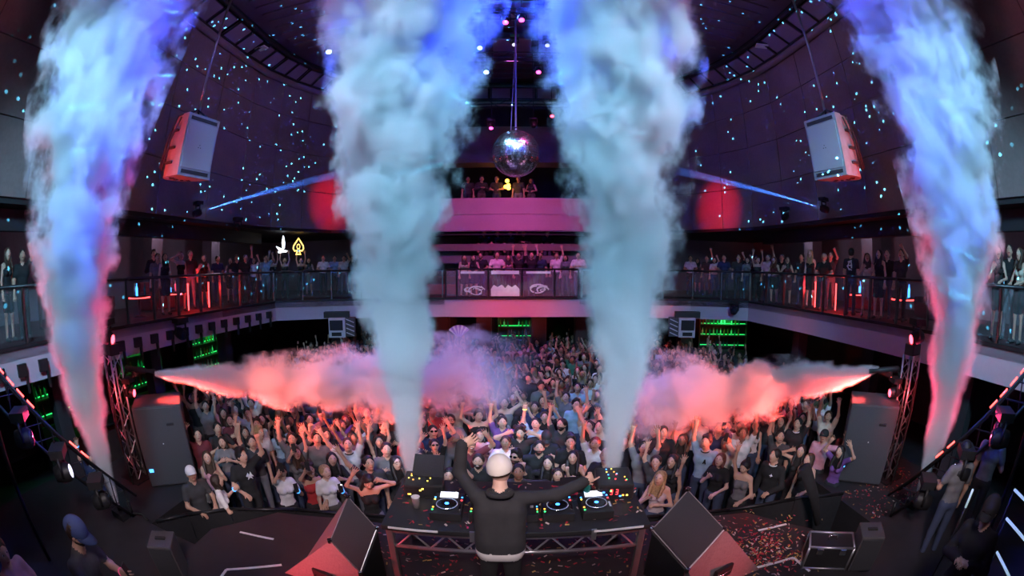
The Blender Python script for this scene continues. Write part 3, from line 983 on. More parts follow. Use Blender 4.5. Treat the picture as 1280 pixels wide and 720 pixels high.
# ------------------------------------------------------------------ smoke
def smoke_material(name, h, r0, r1, dens, col, drift=(0, 0), powr=0.8, seed=0.0, noise=3.3, scale=1.75, edge=0.65, start=0.02, end=None, aniso=0.0):
    m = bpy.data.materials.new(name)
    nt, N, L = nodes(m)
    tc = N('ShaderNodeTexCoord'); sep = N('ShaderNodeSeparateXYZ')
    L(tc.outputs['Object'], sep.inputs[0])
    def M(op, a, b=None, c=None):
        n = N('ShaderNodeMath'); n.operation = op
        for k, v in enumerate((a, b, c)):
            if v is None: continue
            if isinstance(v, (int, float)): n.inputs[k].default_value = v
            else: L(v, n.inputs[k])
        return n.outputs[0]
    x, y, z = sep.outputs
    t = M('MAXIMUM', M('DIVIDE', z, h), 0.0001)
    t2 = M('MULTIPLY', t, t)
    x = M('SUBTRACT', x, M('MULTIPLY', t2, drift[0]))
    y = M('SUBTRACT', y, M('MULTIPLY', t2, drift[1]))
    r = M('SQRT', M('ADD', M('MULTIPLY', x, x), M('MULTIPLY', y, y)))
    R = M('ADD', r0, M('MULTIPLY', r1 - r0, M('POWER', t, powr)))
    q = M('SUBTRACT', 1.0, M('DIVIDE', r, R))
    mp = N('ShaderNodeMapping'); mp.inputs['Location'].default_value = (seed, seed * 2.3, seed * .7)
    mp.inputs['Scale'].default_value = (1, 1, .8)
    L(tc.outputs['Object'], mp.inputs[0])
    nz = N('ShaderNodeTexNoise')
    nz.inputs['Scale'].default_value = scale; nz.inputs['Detail'].default_value = 5; nz.inputs['Roughness'].default_value = .66
    L(mp.outputs[0], nz.inputs['Vector'])
    # billows fade toward the nozzle, where the jet is smooth
    amp = M('MULTIPLY', noise, M('MINIMUM', 1.0, M('ADD', .15, M('MULTIPLY', t, 2.2))))
    d = M('ADD', q, M('MULTIPLY', M('SUBTRACT', nz.outputs[0], .5), amp))
    mr = N('ShaderNodeMapRange'); mr.interpolation_type = 'SMOOTHSTEP'
    L(d, mr.inputs[0])
    mr.inputs[1].default_value, mr.inputs[2].default_value, mr.inputs[3].default_value, mr.inputs[4].default_value = 0.0, edge, 0.0, dens
    dn = mr.outputs[0]
    # gas expands: density falls along the jet
    fall = M('DIVIDE', 1.0, M('ADD', .22, M('MULTIPLY', t, 1.6)))
    dn = M('MULTIPLY', dn, fall)
    if end:
        me = N('ShaderNodeMapRange'); me.interpolation_type = 'SMOOTHSTEP'
        L(t, me.inputs[0]); me.inputs[1].default_value, me.inputs[2].default_value, me.inputs[3].default_value, me.inputs[4].default_value = end, 1.0, 1.0, 0.0
        dn = M('MULTIPLY', dn, me.outputs[0])
    v = N('ShaderNodeVolumePrincipled')
    v.inputs['Color'].default_value = (*col, 1); v.inputs['Anisotropy'].default_value = aniso
    L(dn, v.inputs['Density'])
    out = N('ShaderNodeOutputMaterial'); L(v.outputs[0], out.inputs['Volume'])
    MATS[name] = m
    return m

def plume(name, label, loc, tgt, r0, r1, dens, drift=(0, 0), powr=.8, seed=0.0, marg=1.22, group=None, **kw):
    a, b = Vector(loc), Vector(tgt)
    h = (b - a).length
    mn = name + '_%d' % int(seed * 10)
    smoke_material(mn, h, r0, r1, dens, (.93, .94, .96), drift, powr, seed, **kw)
    m = MB().use(mn)
    N_, K = 18, 14
    vs, fs = [], []
    for j in range(K + 1):
        t = j / K; r = (r0 + (r1 - r0) * t ** powr) * marg + .02
        for i in range(N_):
            an = 2 * PI * i / N_
            vs.append((drift[0] * t * t + r * math.cos(an), drift[1] * t * t + r * math.sin(an), t * h))
    for j in range(K):
        for i in range(N_):
            fs.append((j * N_ + i, j * N_ + (i + 1) % N_, (j + 1) * N_ + (i + 1) % N_, (j + 1) * N_ + i))
    fs += [tuple(range(N_))[::-1], tuple(K * N_ + i for i in range(N_))]
    m.add(vs, fs, True)
    o = m.obj(name, None, a)
    o.rotation_mode = 'QUATERNION'
    o.rotation_quaternion = (b - a).to_track_quat('Z', 'Y')
    tag(o, label, 'smoke', group)
    return o

G = 'cryo smoke columns'
plume('smoke_column', 'tall white smoke column rising behind the decks left of the mirror ball', (-1.26, 4.78, 1.62), (-1.5, 4.9, 11.6), .05, 1.75, 6.5, (0.0, 0), 1.05, 1.3, group=G)
plume('smoke_column', 'tall white smoke column rising behind the decks right of the mirror ball', (1.26, 4.78, 1.62), (1.5, 4.9, 11.6), .05, 1.75, 6.5, (.05, 0), 1.05, 4.1, group=G)
plume('smoke_column', 'tall smoke column with pink foot rising past the left hanging speaker', (-5.6, 3.0, 1.45), (-6.0, 3.1, 11.4), .05, 1.75, 6.0, (-.1, 0), .92, 7.7, group=G)
plume('smoke_column', 'tall smoke column with pink foot rising past the right hanging speaker', (6.05, 3.08, 1.45), (6.4, 3.1, 11.4), .05, 1.75, 6.0, (.15, 0), .92, 9.2, group=G)
G = 'cryo smoke jets'
plume('smoke_jet', 'red-lit smoke jet blasting in from the left tower over the crowd', (-6.1, 5.0, 2.92), (0.4, 8.9, 2.35), .05, 1.0, 5.5, (0, 0), .8, 2.4, group=G, end=.62, scale=1.8, noise=3.6)
plume('smoke_jet', 'red-lit smoke jet blasting in from the right tower over the crowd', (6.42, 5.0, 2.98), (1.9, 8.0, 1.95), .05, 1.0, 5.5, (0, 0), .8, 5.6, group=G, end=.7, scale=1.8, noise=3.6)

# blue beams of the two heads on the gallery edge, seen in thin haze
def beam(loc, tgt, label):
    a, b = Vector(loc), Vector(tgt)
    d = (b - a).normalized()
    if 'beam_haze' not in MATS:
        m = bpy.data.materials.new('beam_haze')
        nt, N, L = nodes(m)
        v = N('ShaderNodeVolumeScatter'); v.inputs['Color'].default_value = (.9, .93, 1, 1); v.inputs['Density'].default_value = .22
        out = N('ShaderNodeOutputMaterial'); L(v.outputs[0], out.inputs['Volume'])
        MATS['beam_haze'] = m
    o = MB().use('beam_haze').tube([a + d * .2, b], [.09, .17], 12).obj('beam_haze')
    tag(o, label, 'haze', 'blue beams', 'stuff')
    spot(a + d * .22, b, 42000, (.06, .22, 1.0), 3.2, .01, .3, 'beam_lamp')

def moving_head(loc, tgt, label, lens='lens_blue', s=1.0, group='moving head lights', hang=None):
    t = thing('moving_head_light', label, 'stage light', loc, 0, group)
    d = (Vector(tgt) - Vector(loc)).normalized()
    q = d.to_track_quat('Z', 'Y').to_matrix()
    M = q
    hd = MB().use('black').lathe([(.02, -.16), (.09, -.15), (.115, -.04), (.115, .06), (.095, .1), (.095, .11)], n=14, M=M)
    hd.v = [tuple(Vector(v) * s) for v in hd.v]
    h = hd.obj('lamp_head', t)
    ln = MB().use(lens).lathe([(.085, .108), (.06, .118), (.01, .122)], n=14, M=M)
    ln.v = [tuple(Vector(v) * s) for v in ln.v]
    ln.obj('lens', h)
    side = d.cross(Vector((0, 0, 1))).normalized()
    y = MB().use('black')
    for k in (-1, 1):
        y.tube([side * .14 * k * s, side * .14 * k * s + Vector((0, 0, .2 * s))], .022 * s, 6)
    y.tube([side * -.15 * s + Vector((0, 0, .2 * s)), side * .15 * s + Vector((0, 0, .2 * s))], .03 * s, 6)
    y.obj('yoke', t)
    mb('black').box((0, 0, .26 * s), (.3 * s, .22 * s, .1 * s), math.atan2(side.y, side.x)).obj('base', t)
    if hang:
        MB().use('black_metal').tube([(0, 0, .28 * s), (0, 0, hang - loc[2])], .014, 6).obj('hanger', t)
    return t
mat('lens_blue', (.3, .5, 1), .1, emit=28, ecol=(.25, .5, 1.0))
mat('lens_red', (1, .1, .1), .1, emit=9, ecol=(1, .05, .08))
mat('lens_pink', (1, .1, .4), .1, emit=9, ecol=(1, .05, .35))
mat('lens_dark', (.02, .02, .03), .1)
mat('lens_white', (.8, .8, .9), .1, emit=1.5, ecol=(.75, .75, 1))
bl, br = atx(247, 266, -8.5), atx(1030, 261, 8.55)
tl, tr_ = aty(436, 215, 15.0), aty(848, 214, 15.0)
beam(bl, tl, 'blue light beam in haze crossing the left concrete wall')
beam(br, tr_, 'blue light beam in haze crossing the right concrete wall')
moving_head(bl, tl, 'moving head throwing the blue beam from the left gallery soffit')
moving_head(br, tr_, 'moving head throwing the blue beam from the right gallery soffit')
moving_head(atx(297, 284, -8.6), (0, 8, 3), 'unlit moving head hanging under the left gallery soffit', 'lens_dark')
moving_head(atx(981, 271, 8.6), (0, 8, 3), 'unlit moving head hanging under the right gallery soffit', 'lens_dark')

# mirror ball
ball_c = Vector((.09, 9.5, 7.22)); BR = .555
mat('mirror', (.93, .94, .97), .2, 1.0, var=0.0)
mat('mirror_grout', (.02, .02, .03), .4)
t = thing('mirror_ball', 'large mirror ball hanging in the middle of the hall', 'mirror ball', ball_c)
mb('mirror_grout').lathe([(max(.001, (BR - .012) * math.sin(PI * i / 16)), (BR - .012) * math.cos(PI * (1 - i / 16))) for i in range(17)], n=32).obj('core', t)
for i in range(30):
    p0, p1 = PI * (i + .04) / 30, PI * (i + .96) / 30
    nseg = max(6, int(2 * PI * math.sin((p0 + p1) / 2) * BR / .058))
    m = MB().use('mirror')
    for j in range(nseg):
        a0, a1 = 2 * PI * (j + .05) / nseg, 2 * PI * (j + .95) / nseg
        k = [Vector((math.sin(p) * math.cos(a), math.sin(p) * math.sin(a), math.cos(p))) * BR for (p, a) in ((p0, a0), (p1, a0), (p1, a1), (p0, a1))]
        m.add(k, [(0, 1, 2, 3)])
    o = m.obj('mirror_tile_ring', t); o['kind'] = 'stuff'
mat('cable_pink', (.5, .3, .4), .5)
mb('chrome').lathe([(.05, BR - .02), (.05, BR + .06), (.02, BR + .1)], n=12).obj('motor_cap', t)
MB().use('cable_pink').tube([(0, 0, BR), (0, 0, 11.2 - ball_c.z)], .022, 8).obj('hanging_rod', t)
MB().use('cable_pink').tube([(-.12, 0, BR - .06), (-.02, .05, 10.0 - ball_c.z)], .012, 6).obj('safety_cable', t)

# stands in for the mirror ball's reflections: one added lamp broken into small dots
def mirror_ball_light(loc, energy, seed):
    o = point(loc, energy, (.10, .62, 1.0), 0.0, 'mirror_dot_lamp')
    o.data.use_nodes = True
    nt = o.data.node_tree; N, L = nt.nodes.new, nt.links.new
    em = nt.nodes['Emission']
    ge = N('ShaderNodeTexCoord')
    mp = N('ShaderNodeMapping'); mp.inputs['Location'].default_value = (seed, seed, 0)
    L(ge.outputs['Normal'], mp.inputs[0])
    vo = N('ShaderNodeTexVoronoi'); vo.inputs['Scale'].default_value = 34
    L(mp.outputs[0], vo.inputs['Vector'])
    lt = N('ShaderNodeMath'); lt.operation = 'LESS_THAN'; lt.inputs[1].default_value = .13
    L(vo.outputs['Distance'], lt.inputs[0])
    nz = N('ShaderNodeTexNoise'); nz.inputs['Scale'].default_value = 5; nz.inputs['Detail'].default_value = 1
    L(mp.outputs[0], nz.inputs['Vector'])
    gt_ = N('ShaderNodeMath'); gt_.operation = 'GREATER_THAN'; gt_.inputs[1].default_value = .45
    L(nz.outputs[0], gt_.inputs[0])
    mu = N('ShaderNodeMath'); mu.operation = 'MULTIPLY'
    L(lt.outputs[0], mu.inputs[0]); L(gt_.outputs[0], mu.inputs[1])
    # downward output of the lamp is cut to keep its dots off the crowd
    sp = N('ShaderNodeSeparateXYZ'); L(ge.outputs['Normal'], sp.inputs[0])
    up = N('ShaderNodeMath'); up.operation = 'GREATER_THAN'; up.inputs[1].default_value = -.36
    L(sp.outputs[2], up.inputs[0])
    m2 = N('ShaderNodeMath'); m2.operation = 'MULTIPLY'
    L(mu.outputs[0], m2.inputs[0]); L(up.outputs[0], m2.inputs[1])
    L(m2.outputs[0], em.inputs['Strength'])
mirror_ball_light((ball_c.x, ball_c.y - .75, ball_c.z + .1), 56000, 3.0)

# hung loudspeaker clusters
mat('spk_grey', (.42, .42, .46), .6)
mat('spk_grille', (.50, .50, .55), .7, bump=.4, scale=160)
mat('spk_dark', (.06, .05, .055), .6)
def hung_speaker(sx, label):
    c = Vector((sx * 6.35, 6.3, 7.1))
    t = thing('hanging_loudspeaker', label, 'loudspeaker', c, 0, 'hanging loudspeakers')
    t.rotation_euler = (math.radians(6), math.radians(0), math.radians(-sx * 80))
    # grille faces -y in local space (toward the stage front), cabinets flare to the outside
    def prism_y(poly, y0, y1, mname, nm, par):       # poly in xz
        k = len(poly)
        m = mb(mname)
        m.add([(x, y0, z) for x, z in poly] + [(x, y1, z) for x, z in poly],
              [tuple(range(k)), tuple(range(k, 2 * k))[::-1]] + [(i, k + i, k + (i + 1) % k, (i + 1) % k) for i in range(k)])
        return m.obj(nm, par)
    out = prism_y([(-.45, -.62), (.45, -.62), (.45, .62), (-.45, .62)], -.28, -.05, 'spk_grey', 'cabinet', t)
    mb('spk_grille').bevel_box((0, -.29, 0), (.82, .03, .92), .01).obj('grille', out)
    for z in (-.53, .53):
        mb('spk_dark').box((0, -.288, z), (.74, .02, .07)).obj('slot', out)
    for k in range(3):
        mb('spk_dark').box((-.03 + .03 * k, -.308, -.03 + .05 * (k % 2)), (.018, .006, .018)).obj('badge', out)
    bot = MB().use('spk_grey')
    K = 9
    ring = []
    for k in range(K + 1):
        a = PI * k / K
        ring.append((.45 * math.cos(PI - a), -.05 + .85 * math.sin(a)))
    n_ = len(ring)
    bot.add([(x, y, -.62) for x, y in ring] + [(x * .9, y * .92 , .62) for x, y in ring], [tuple(range(n_)), tuple(range(n_, 2 * n_))[::-1]] + [(i, n_ + i, n_ + (i + 1) % n_, (i + 1) % n_) for i in range(n_)])
    bd = bot.obj('rear_body', t)
    for k in range(5):
        a = PI * (k + 1) / 6
        mb('spk_dark').box((.28 * math.cos(a), .1 + .35 * math.sin(a), -.625), (.12, .07, .02), a).obj('port', bd)
    for k in (-1, 1):
        for z in (-.35, -.05, .3):
            mb('spk_dark').box((k * .44, .18, z), (.06, .26, .05), 0).obj('rigging_bar', bd)
        MB().use('spk_dark').tube([(k * .47, -.02, .55), (k * .5, .2, .1), (k * .47, .4, -.5)], .02, 6).obj('cable', bd)
        MB().use('spk_dark').tube([(k * .47, .12, .6), (k * .49, .3, .2), (k * .47, .5, -.45)], .016, 6).obj('cable', bd)
    fr = MB().use('black_metal')
    for k in (-1, 1):
        fr.tube([(k * .35, -.1, .62), (0, .1, .82)], .022, 6)
        fr.tube([(k * .35, .35, .62), (0, .1, .82)], .022, 6)
    fr.obj('fly_frame', t)
    top = c + Vector((0, .05, .8))
    ca = MB().use('alu').tube([(0, 0, 0), (sx * .02, .1, 11.9 - top.z)], .03, 8).obj('hanging_cable', None, top)
    return t, ca
for sx, w in ((-1, 'left'), (1, 'right')):
    t, ca = hung_speaker(sx, 'grey loudspeaker cluster hung by a steel cable before the %s concrete wall' % w)
    bpy.context.view_layer.update()
    ca.parent = t
    ca.matrix_parent_inverse = t.matrix_basis.inverted()
    # red uplighters on the gallery soffit edge pick out the cluster's flank
    spot((sx * 7.9, 4.0, 5.5), (sx * 6.5, 6.2, 7.0), 420, (1.0, .05, .02), 36, .1, .6, 'uplight_lamp')

# ceiling rig between the middle columns: pipes, panels, fixtures
def pipe_frame(y, z, half, label):
    t = thing('lighting_truss', label, 'truss', (0, y, z), 0, 'ceiling trusses')
    for k, (dy, dz) in enumerate(((0, 0), (.3, 0), (.15, .26))):
        MB().use('black_metal').tube([(-half, dy, dz), (half, dy, dz)], .028, 8).obj('chord', t)
    n_ = int(half * 2 / .45)
    for k in range(n_):
        x0, x1 = -half + 2 * half * k / n_, -half + 2 * half * (k + 1) / n_
        q = ((0, 0, .15, .26), (.15, .26, .3, 0))[k % 2]
        MB().use('black_metal').tube([(x0, q[0], q[1]), (x1, q[2], q[3])], .014, 5).obj('brace', t)
    for x in (-half * .8, half * .8):
        MB().use('black_metal').tube([(x, .15, .26), (x, .15, 12.4 - z)], .012, 5).obj('hanger', t)
    return t
pipe_frame(9.2, 11.0, 2.6, 'black lighting truss nearest the stage, high between the smoke columns')
pipe_frame(11.2, 10.7, 3.2, 'black lighting truss the mirror ball hangs from')
pipe_frame(13.8, 10.2, 3.2, 'black lighting truss farthest back, above the mirror ball')
for i, (x, y) in enumerate(((-1.5, 10.4), (0, 10.4), (1.5, 10.4), (-1.5, 12.6), (0, 12.6), (1.5, 12.6))):
    o = mb('ceiling_panel').bevel_box((0, 0, 0), (1.25, 1.0, .08), .02).obj('acoustic_panel', None, (x, y, 11.9))
    tag(o, 'violet acoustic panel under the ceiling, %s, %s row' % (('left', 'middle', 'right')[i % 3], ('front', 'rear')[i // 3]), 'panel', 'acoustic panels')
heads = [((640 - 8, 26), 9.2, 'lens_pink', 'pink-lit lamp head at the left of the nearest truss'), ((652, 23), 9.2, 'lens_pink', 'pink-lit lamp head at the middle of the nearest truss'), ((643, 54), 11.2, 'lens_white', 'white-lit lamp head above the mirror ball rod'),
         ((608, 88), 11.2, 'lens_blue', 'blue-lit lamp head left of the mirror ball rod'), ((673, 88), 11.2, 'lens_pink', 'pink-lit lamp head right of the mirror ball rod'), ((684, 55), 11.2, 'lens_white', 'white lamp head by the right middle smoke column'),
         ((708, 94), 11.2, 'lens_red', 'red-lit lamp head at the right end of the truss'), ((600, 58), 11.2, 'lens_blue', 'blue lamp head by the left middle smoke column'), ((614, 158), 13.8, 'lens_pink', 'pink lamp head just left of the mirror ball top'),
         ((690, 143), 13.8, 'lens_red', 'small red lamp head right above the mirror ball'), ((667, 156), 13.8, 'lens_dark', 'unlit lamp head just right of the mirror ball top')]
for (px, py), y, ln, lab in heads:
    p = aty(px, py, y)
    moving_head(p, p + Vector((0, -.5, -1)), lab, ln, .85, hang=12.42)
p = aty(411, 62, 12.0)
moving_head(p, p + Vector((.3, -.3, -1)), 'blue-lit moving head alone under the dark ceiling deck', 'lens_blue', 1.2, hang=12.42)

# side towers with cryo nozzles, red heads and cables
mat('strip_red', (1, .1, .08), .3, emit=7, ecol=(1, .06, .05))
def tower(sx, side):
    base = Vector((sx * 6.95, 4.55, .9))
    t = thing('lighting_tower', 'slim red-lit truss tower beside the %s stage loudspeaker' % side, 'truss tower', base, 0, 'stage towers')
    H = 2.35
    for (dx, dy) in ((-.13, -.13), (.13, -.13), (.13, .13), (-.13, .13)):
        MB().use('alu').tube([(dx, dy, 0), (dx, dy, H)], .025, 8).obj('chord', t)
    for k in range(9):
        z0, z1 = k * H / 9, (k + 1) * H / 9
        for (a, b) in (((-.13, -.13), (.13, -.13)), ((.13, -.13), (.13, .13)), ((.13, .13), (-.13, .13)), ((-.13, .13), (-.13, -.13))):
            if k % 2: a, b = b, a
            MB().use('alu').tube([(*a, z0), (*b, z1)], .011, 5).obj('brace', t)
    mb('black_metal').box((0, 0, .015), (.6, .6, .03)).obj('base_plate', t)
    spot((sx * 6.45, 3.9, 2.9), (sx * 6.95, 4.55, 2.1), 60, (1.0, .05, .05), 90, .05, .6, 'tower_fill')  # added red spot in front of the tower, to redden its frame
    MB().use('rubber').tube([(sx * .2, -.1, H - .2), (-sx * .02, -.25, 1.4), (-sx * .12, -.3, .6), (-sx * .2, -.35, .02)], .016, 6).obj('cable', t)
    MB().use('rubber').tube([(.0, -.16, H - .1), (.05, -.2, 1.2), (sx * .05, -.22, .02)], .014, 6).obj('cable', t)
    mb('black').bevel_box((0, 0, H + .1), (.3, .24, .2), .02).obj('junction_box', t)
    # cryo cannon clamped to the tower
    noz = Vector((sx * 6.3, 5.0, 2.95))
    c = thing('cryo_cannon', 'black cryo cannon on the %s tower firing across the crowd' % side, 'cryo cannon', noz, 0, 'cryo cannons')
    d = (Vector((-sx * 6.5, 3.9, -.57))).normalized()
    q = d.to_track_quat('Z', 'Y').to_matrix()
    MB().use('black').lathe([(.03, -.55), (.06, -.5), (.06, -.1), (.035, -.05), (.045, .14)], n=12, M=q).obj('barrel', c)
    MB().use('rubber').tube([-d * .5, -d * .62 + Vector((0, 0, -.2)), -d * .65 + Vector((0, 0, -1.0)), -d * .6 + Vector((0, -.1, -2.0))], .025, 8).obj('hose', c)
    mb('black_metal').box(-d * .3 + Vector((0, 0, -.07)), (.06, .2, .1)).obj('clamp', c)
    moving_head((sx * 6.95, 4.5, 3.55), (0, 8, 2), 'red lamp head on top of the %s tower' % side, 'lens_red', 1.1)
    moving_head((sx * 6.75, 4.75, 2.55), (0, 8, 2), 'red lamp head halfway up the %s tower' % side, 'lens_red', .9)
tower(-1, 'left'); tower(1, 'right')

# ------------------------------------------------------------------ stage, wings, barrier
SZ = 1.25
stage = struct(mb('stage_floor').prism([(-4.0, -4), (4.0, -4), (4.0, 3.6), (3.3, 4.45), (2.2, 4.66), (-2.2, 4.66), (-3.3, 4.45), (-4.0, 3.6)], 0, SZ).obj('floor_stage'))
struct(mb('stage_floor').box((0, -1.9, 2.15), (6.0, 3.6, 1.8)).obj('floor_riser'))
for sx, w in ((-1, 'left'), (1, 'right')):
    struct(mb('stage_floor').box((sx * 6.75, 4.6, .45), (2.6, 2.6, .9)).obj('floor_wing_' + w))
    struct(mb('stage_floor').box((sx * 6.0, .4, .6), (3.9, 5.6, 1.2)).obj('floor_side_stage_' + w))
mat('tape', (.75, .74, .76), .5)
for i, (a, b) in enumerate((((300, 665), (342, 674)), ((283, 712), (352, 706)), ((283, 712), (270, 730)), ((948, 663), (983, 655)), ((935, 712), (992, 697)), ((992, 697), (1012, 714)))):
    p, q = atz(*a, SZ + .005), atz(*b, SZ + .005)
    d = q - p
    o = mb('tape').box((0, 0, 0), (d.length, .035, .008), math.atan2(d.y, d.x)).obj('tape_strip', None, (p + q) / 2)
    tag(o, ['white tape strip on the stage left of the left wedge, farther one', 'white tape strip on the stage left of the left wedge, nearer one', 'short white tape strip at the bottom edge left of the left wedge', 'white tape strip on the stage right of the right wedge, farther one', 'white tape strip running toward the open flight case', 'white tape strip beside the open flight case'][i], 'tape strip', 'stage tape strips')
BAR = [(-5.1, 3.35), (-4.75, 3.85), (-4.2, 4.35), (-3.2, 4.8), (-2.1, 4.98), (-.7, 5.08), (.7, 5.08), (2.1, 4.95), (3.2, 4.78), (4.4, 4.62), (5.3, 4.3)]
mat('barrier_cloth', (.012, .012, .015), .95, bump=.4, scale=12)
nm = ['at the left end by the loudspeaker', 'second from the left end', 'before the man in black with a raised fist', 'before the woman in red', 'left of the decks', 'behind the decks', 'right of the decks', 'behind the right wedge', 'before the woman with one arm raised', 'at the right end by the loudspeaker']
for i, (a, b) in enumerate(zip(BAR[:-1], BAR[1:])):
    L = math.hypot(b[0] - a[0], b[1] - a[1]); rz = math.atan2(b[1] - a[1], b[0] - a[0])
    t = thing('crowd_barrier', 'black draped crowd barrier section ' + nm[i], 'barrier', (*a, 0), rz, 'crowd barrier')
    mb('barrier_cloth').box((L / 2, 0, .56), (L - .02, .05, 1.08)).obj('drape', t)
    MB().use('black_metal').tube([(0, 0, 1.13), (L, 0, 1.13)], .03, 8).obj('top_rail', t)
    mb('black_metal').box((L / 2, -.2, .02), (L - .04, .5, .03)).obj('foot_plate', t)

# ------------------------------------------------------------------ DJ table
TZ = 2.15
t = thing('dj_table', 'black-topped aluminium truss table carrying the decks', 'table', (.04, 0, 0))
mat('table_black', (.02, .02, .022), .45)
mb('table_black').bevel_box((0, 3.93, TZ - .03), (2.66, 1.08, .06), .012).obj('tabletop', t)
fr = t
for x in (-1.26, 1.26):
    for y in (3.46, 4.4):
        mb('alu').bevel_box((x, y, (SZ + TZ - .06) / 2), (.07, .07, TZ - .06 - SZ), .01).obj('leg', t)
for y in (3.46, 4.4):
    MB().use('alu').tube([(-1.26, y, TZ - .10), (1.26, y, TZ - .10)], .03, 8).obj('top_chord', t)
    MB().use('alu').tube([(-1.24, y, TZ - .31), (1.24, y, TZ - .31)], .022, 8).obj('bottom_chord', t)
    for k in range(14):
        x0, x1 = -1.2 + k * 2.4 / 14, -1.2 + (k + 1) * 2.4 / 14
        z0, z1 = (TZ - .3, TZ - .11) if k % 2 == 0 else (TZ - .11, TZ - .3)
        MB().use('alu').tube([(x0, y, z0), (x1, y, z1)], .011, 5).obj('lattice_rod', t)
MB().use('alu').tube([(-1.22, 4.4, SZ + .22), (1.22, 4.4, SZ + .22)], .028, 8).obj('stretcher', t)
for x in (-.42, .75):
    mb('alu').box((x, 3.395, TZ - .06), (.05, .02, .13)).obj('clamp', t)
for x in (-1.0, 1.0):
    mb('white_plastic').box((x, 3.385, TZ - .015), (.5, .012, .02)).obj('edge_strip', t)

# players and mixer
mat('deck_black', (.018, .018, .02), .35)
mat('screen_lit', (.7, .75, .8), .2, emit=1.1, ecol=(.8, .85, .95))
mat('jog', (.05, .05, .06), .25, .8)
mat('jog_ring', (.6, .6, .65), .2, .9, emit=.25, ecol=(.5, .6, 1))
mat('led_green', (.1, 1, .3), .3, emit=2, ecol=(.05, 1, .25))
mat('led_orange', (1, .5, .1), .3, emit=3, ecol=(1, .4, .05))
mat('led_blue', (.1, .3, 1), .3, emit=4, ecol=(.05, .3, 1))
mat('led_red', (1, .1, .1), .3, emit=3.5, ecol=(1, .04, .05))
mat('led_yellow', (1, .85, .2), .3, emit=3, ecol=(1, .75, .1))
def player(loc, label):
    t = thing('media_player', label, 'media player', loc, 0, 'players on the table')
    mb('deck_black').bevel_box((0, 0, .05), (.32, .42, .10), .012).obj('body', t)
    s_ = mb('screen_lit').box((0, .15, .112), (.19, .085, .012), M=Matrix.Rotation(math.radians(14), 3, 'X')).obj('screen', t)
    MB().use('jog').lathe([(.104, .1), (.104, .118), (.09, .122), (.02, .122)], c=(0, -.045, 0), n=28).obj('jog_wheel', t)
    MB().use('jog_ring').tube([(.107 * math.cos(2 * PI * k / 28), -.045 + .107 * math.sin(2 * PI * k / 28), .118) for k in range(28)], .005, 5, closed=True).obj('jog_ring', t)
    mb('led_blue').lathe([(.022, .122), (.022, .125)], c=(0, -.045, 0), n=14).obj('jog_display', t)
    for k, (x, y, c) in enumerate(((-.135, -.15, 'led_green'), (-.135, -.1, 'led_orange'), (-.14, .06, 'led_yellow'), (.14, .12, 'led_blue'), (.14, .06, 'led_red'), (-.14, .1, 'led_blue'))):
        mb(c).lathe([(.010, .1), (.010, .106), (.003, .107)], c=(x, y, 0), n=10).obj('button', t)
    mb('chrome').box((.135, -.08, .105), (.022, .1, .01)).obj('pitch_fader', t)
    return t
pw = ['lit media player at the left end of the row on the table', 'media player half hidden by the left side of the man in the cap', 'lit media player just right of the man in the cap', 'lit media player at the right end of the row on the table']
for x, lb in zip((-.66, -.27, .46, .86), pw):
    player((x, 3.78, TZ), lb)
t = thing('dj_mixer', 'black mixer with knobs and faders between the players', 'mixer', (.10, 3.78, TZ))
mb('deck_black').bevel_box((0, 0, .05), (.33, .40, .10), .012).obj('body', t)
for r_ in range(4):
    for c_ in range(5):
        mb('black_metal').lathe([(.012, .1), (.010, .125), (.003, .127)], c=(-.12 + c_ * .06, .03 + r_ * .04, 0), n=8).obj('knob', t)
for c_ in range(4):
    mb('white_plastic').box((-.1 + c_ * .066, -.08 + .02 * (c_ % 2), .11), (.03, .018, .02)).obj('fader', t)
for c_ in range(6):
    mb(('led_green', 'led_orange', 'led_blue')[c_ % 3]).box((-.15 + .3 * (c_ > 2), -.15 + .05 * (c_ % 3), .104), (.014, .014, .008)).obj('button', t)
def gear(loc, size, label, name, leds, rz=0.0):
    t = thing(name, label, 'audio gear', loc, rz, 'racks on the table')
    w, d, h = size
    mb('deck_black').bevel_box((0, 0, h / 2), size, .015).obj('body', t)
    mb('black_metal').box((0, -d * .5 - .004, h * .5), (w * .9, .01, h * .7)).obj('front_panel', t)
    r = random.Random(int(w * 100))
    for k in range(leds):
        c = r.choice(('led_orange', 'led_blue', 'led_yellow', 'led_red', 'led_green'))
        mb(c).box((r.uniform(-.42, .42) * w, r.uniform(-.3, .4) * d, h + .004), (.014, .011, .008)).obj('button', t)
        if k % 2:
            mb(c).box((r.uniform(-.4, .4) * w, -d * .5 - .012, r.uniform(.25, .8) * h), (.022, .01, .014)).obj('button', t)
    return t
gear((-.98, 4.2, TZ), (.44, .36, .16), 'black effects unit with orange lamps on the left rear of the table', 'effects_unit', 8, .12)
mb('black_matte').bevel_box((0, 0, 0), (.36, .30, .03), .01, M=Matrix.Rotation(math.radians(35), 3, 'X')).obj('screen_lid', None, (-.95, 4.36, TZ + .24))
tag(bpy.data.objects['screen_lid'], 'tilted black laptop lid behind the effects unit', 'laptop')
g = gear((1.13, 4.15, TZ), (.40, .44, .20), 'black rack unit with red digits on the right rear of the table', 'rack_unit', 12, -.1)
gear((.72, 4.25, TZ), (.34, .3, .09), 'low black effects unit under the confetti beside the bottle', 'effects_unit', 5, .0)
for k, ch in enumerate((0, 1)):
    m = mb('led_red')
    for (dx, dz, w, h) in ((0, .03, .022, .005), (0, 0, .022, .005), (0, -.03, .022, .005), (.012, .015, .005, .028), (.012, -.015, .005, .028)):
        m.box((-.05 + k * .06 + dx, -.235, .12 + dz), (w, .006, h))
    m.obj('digit', g)
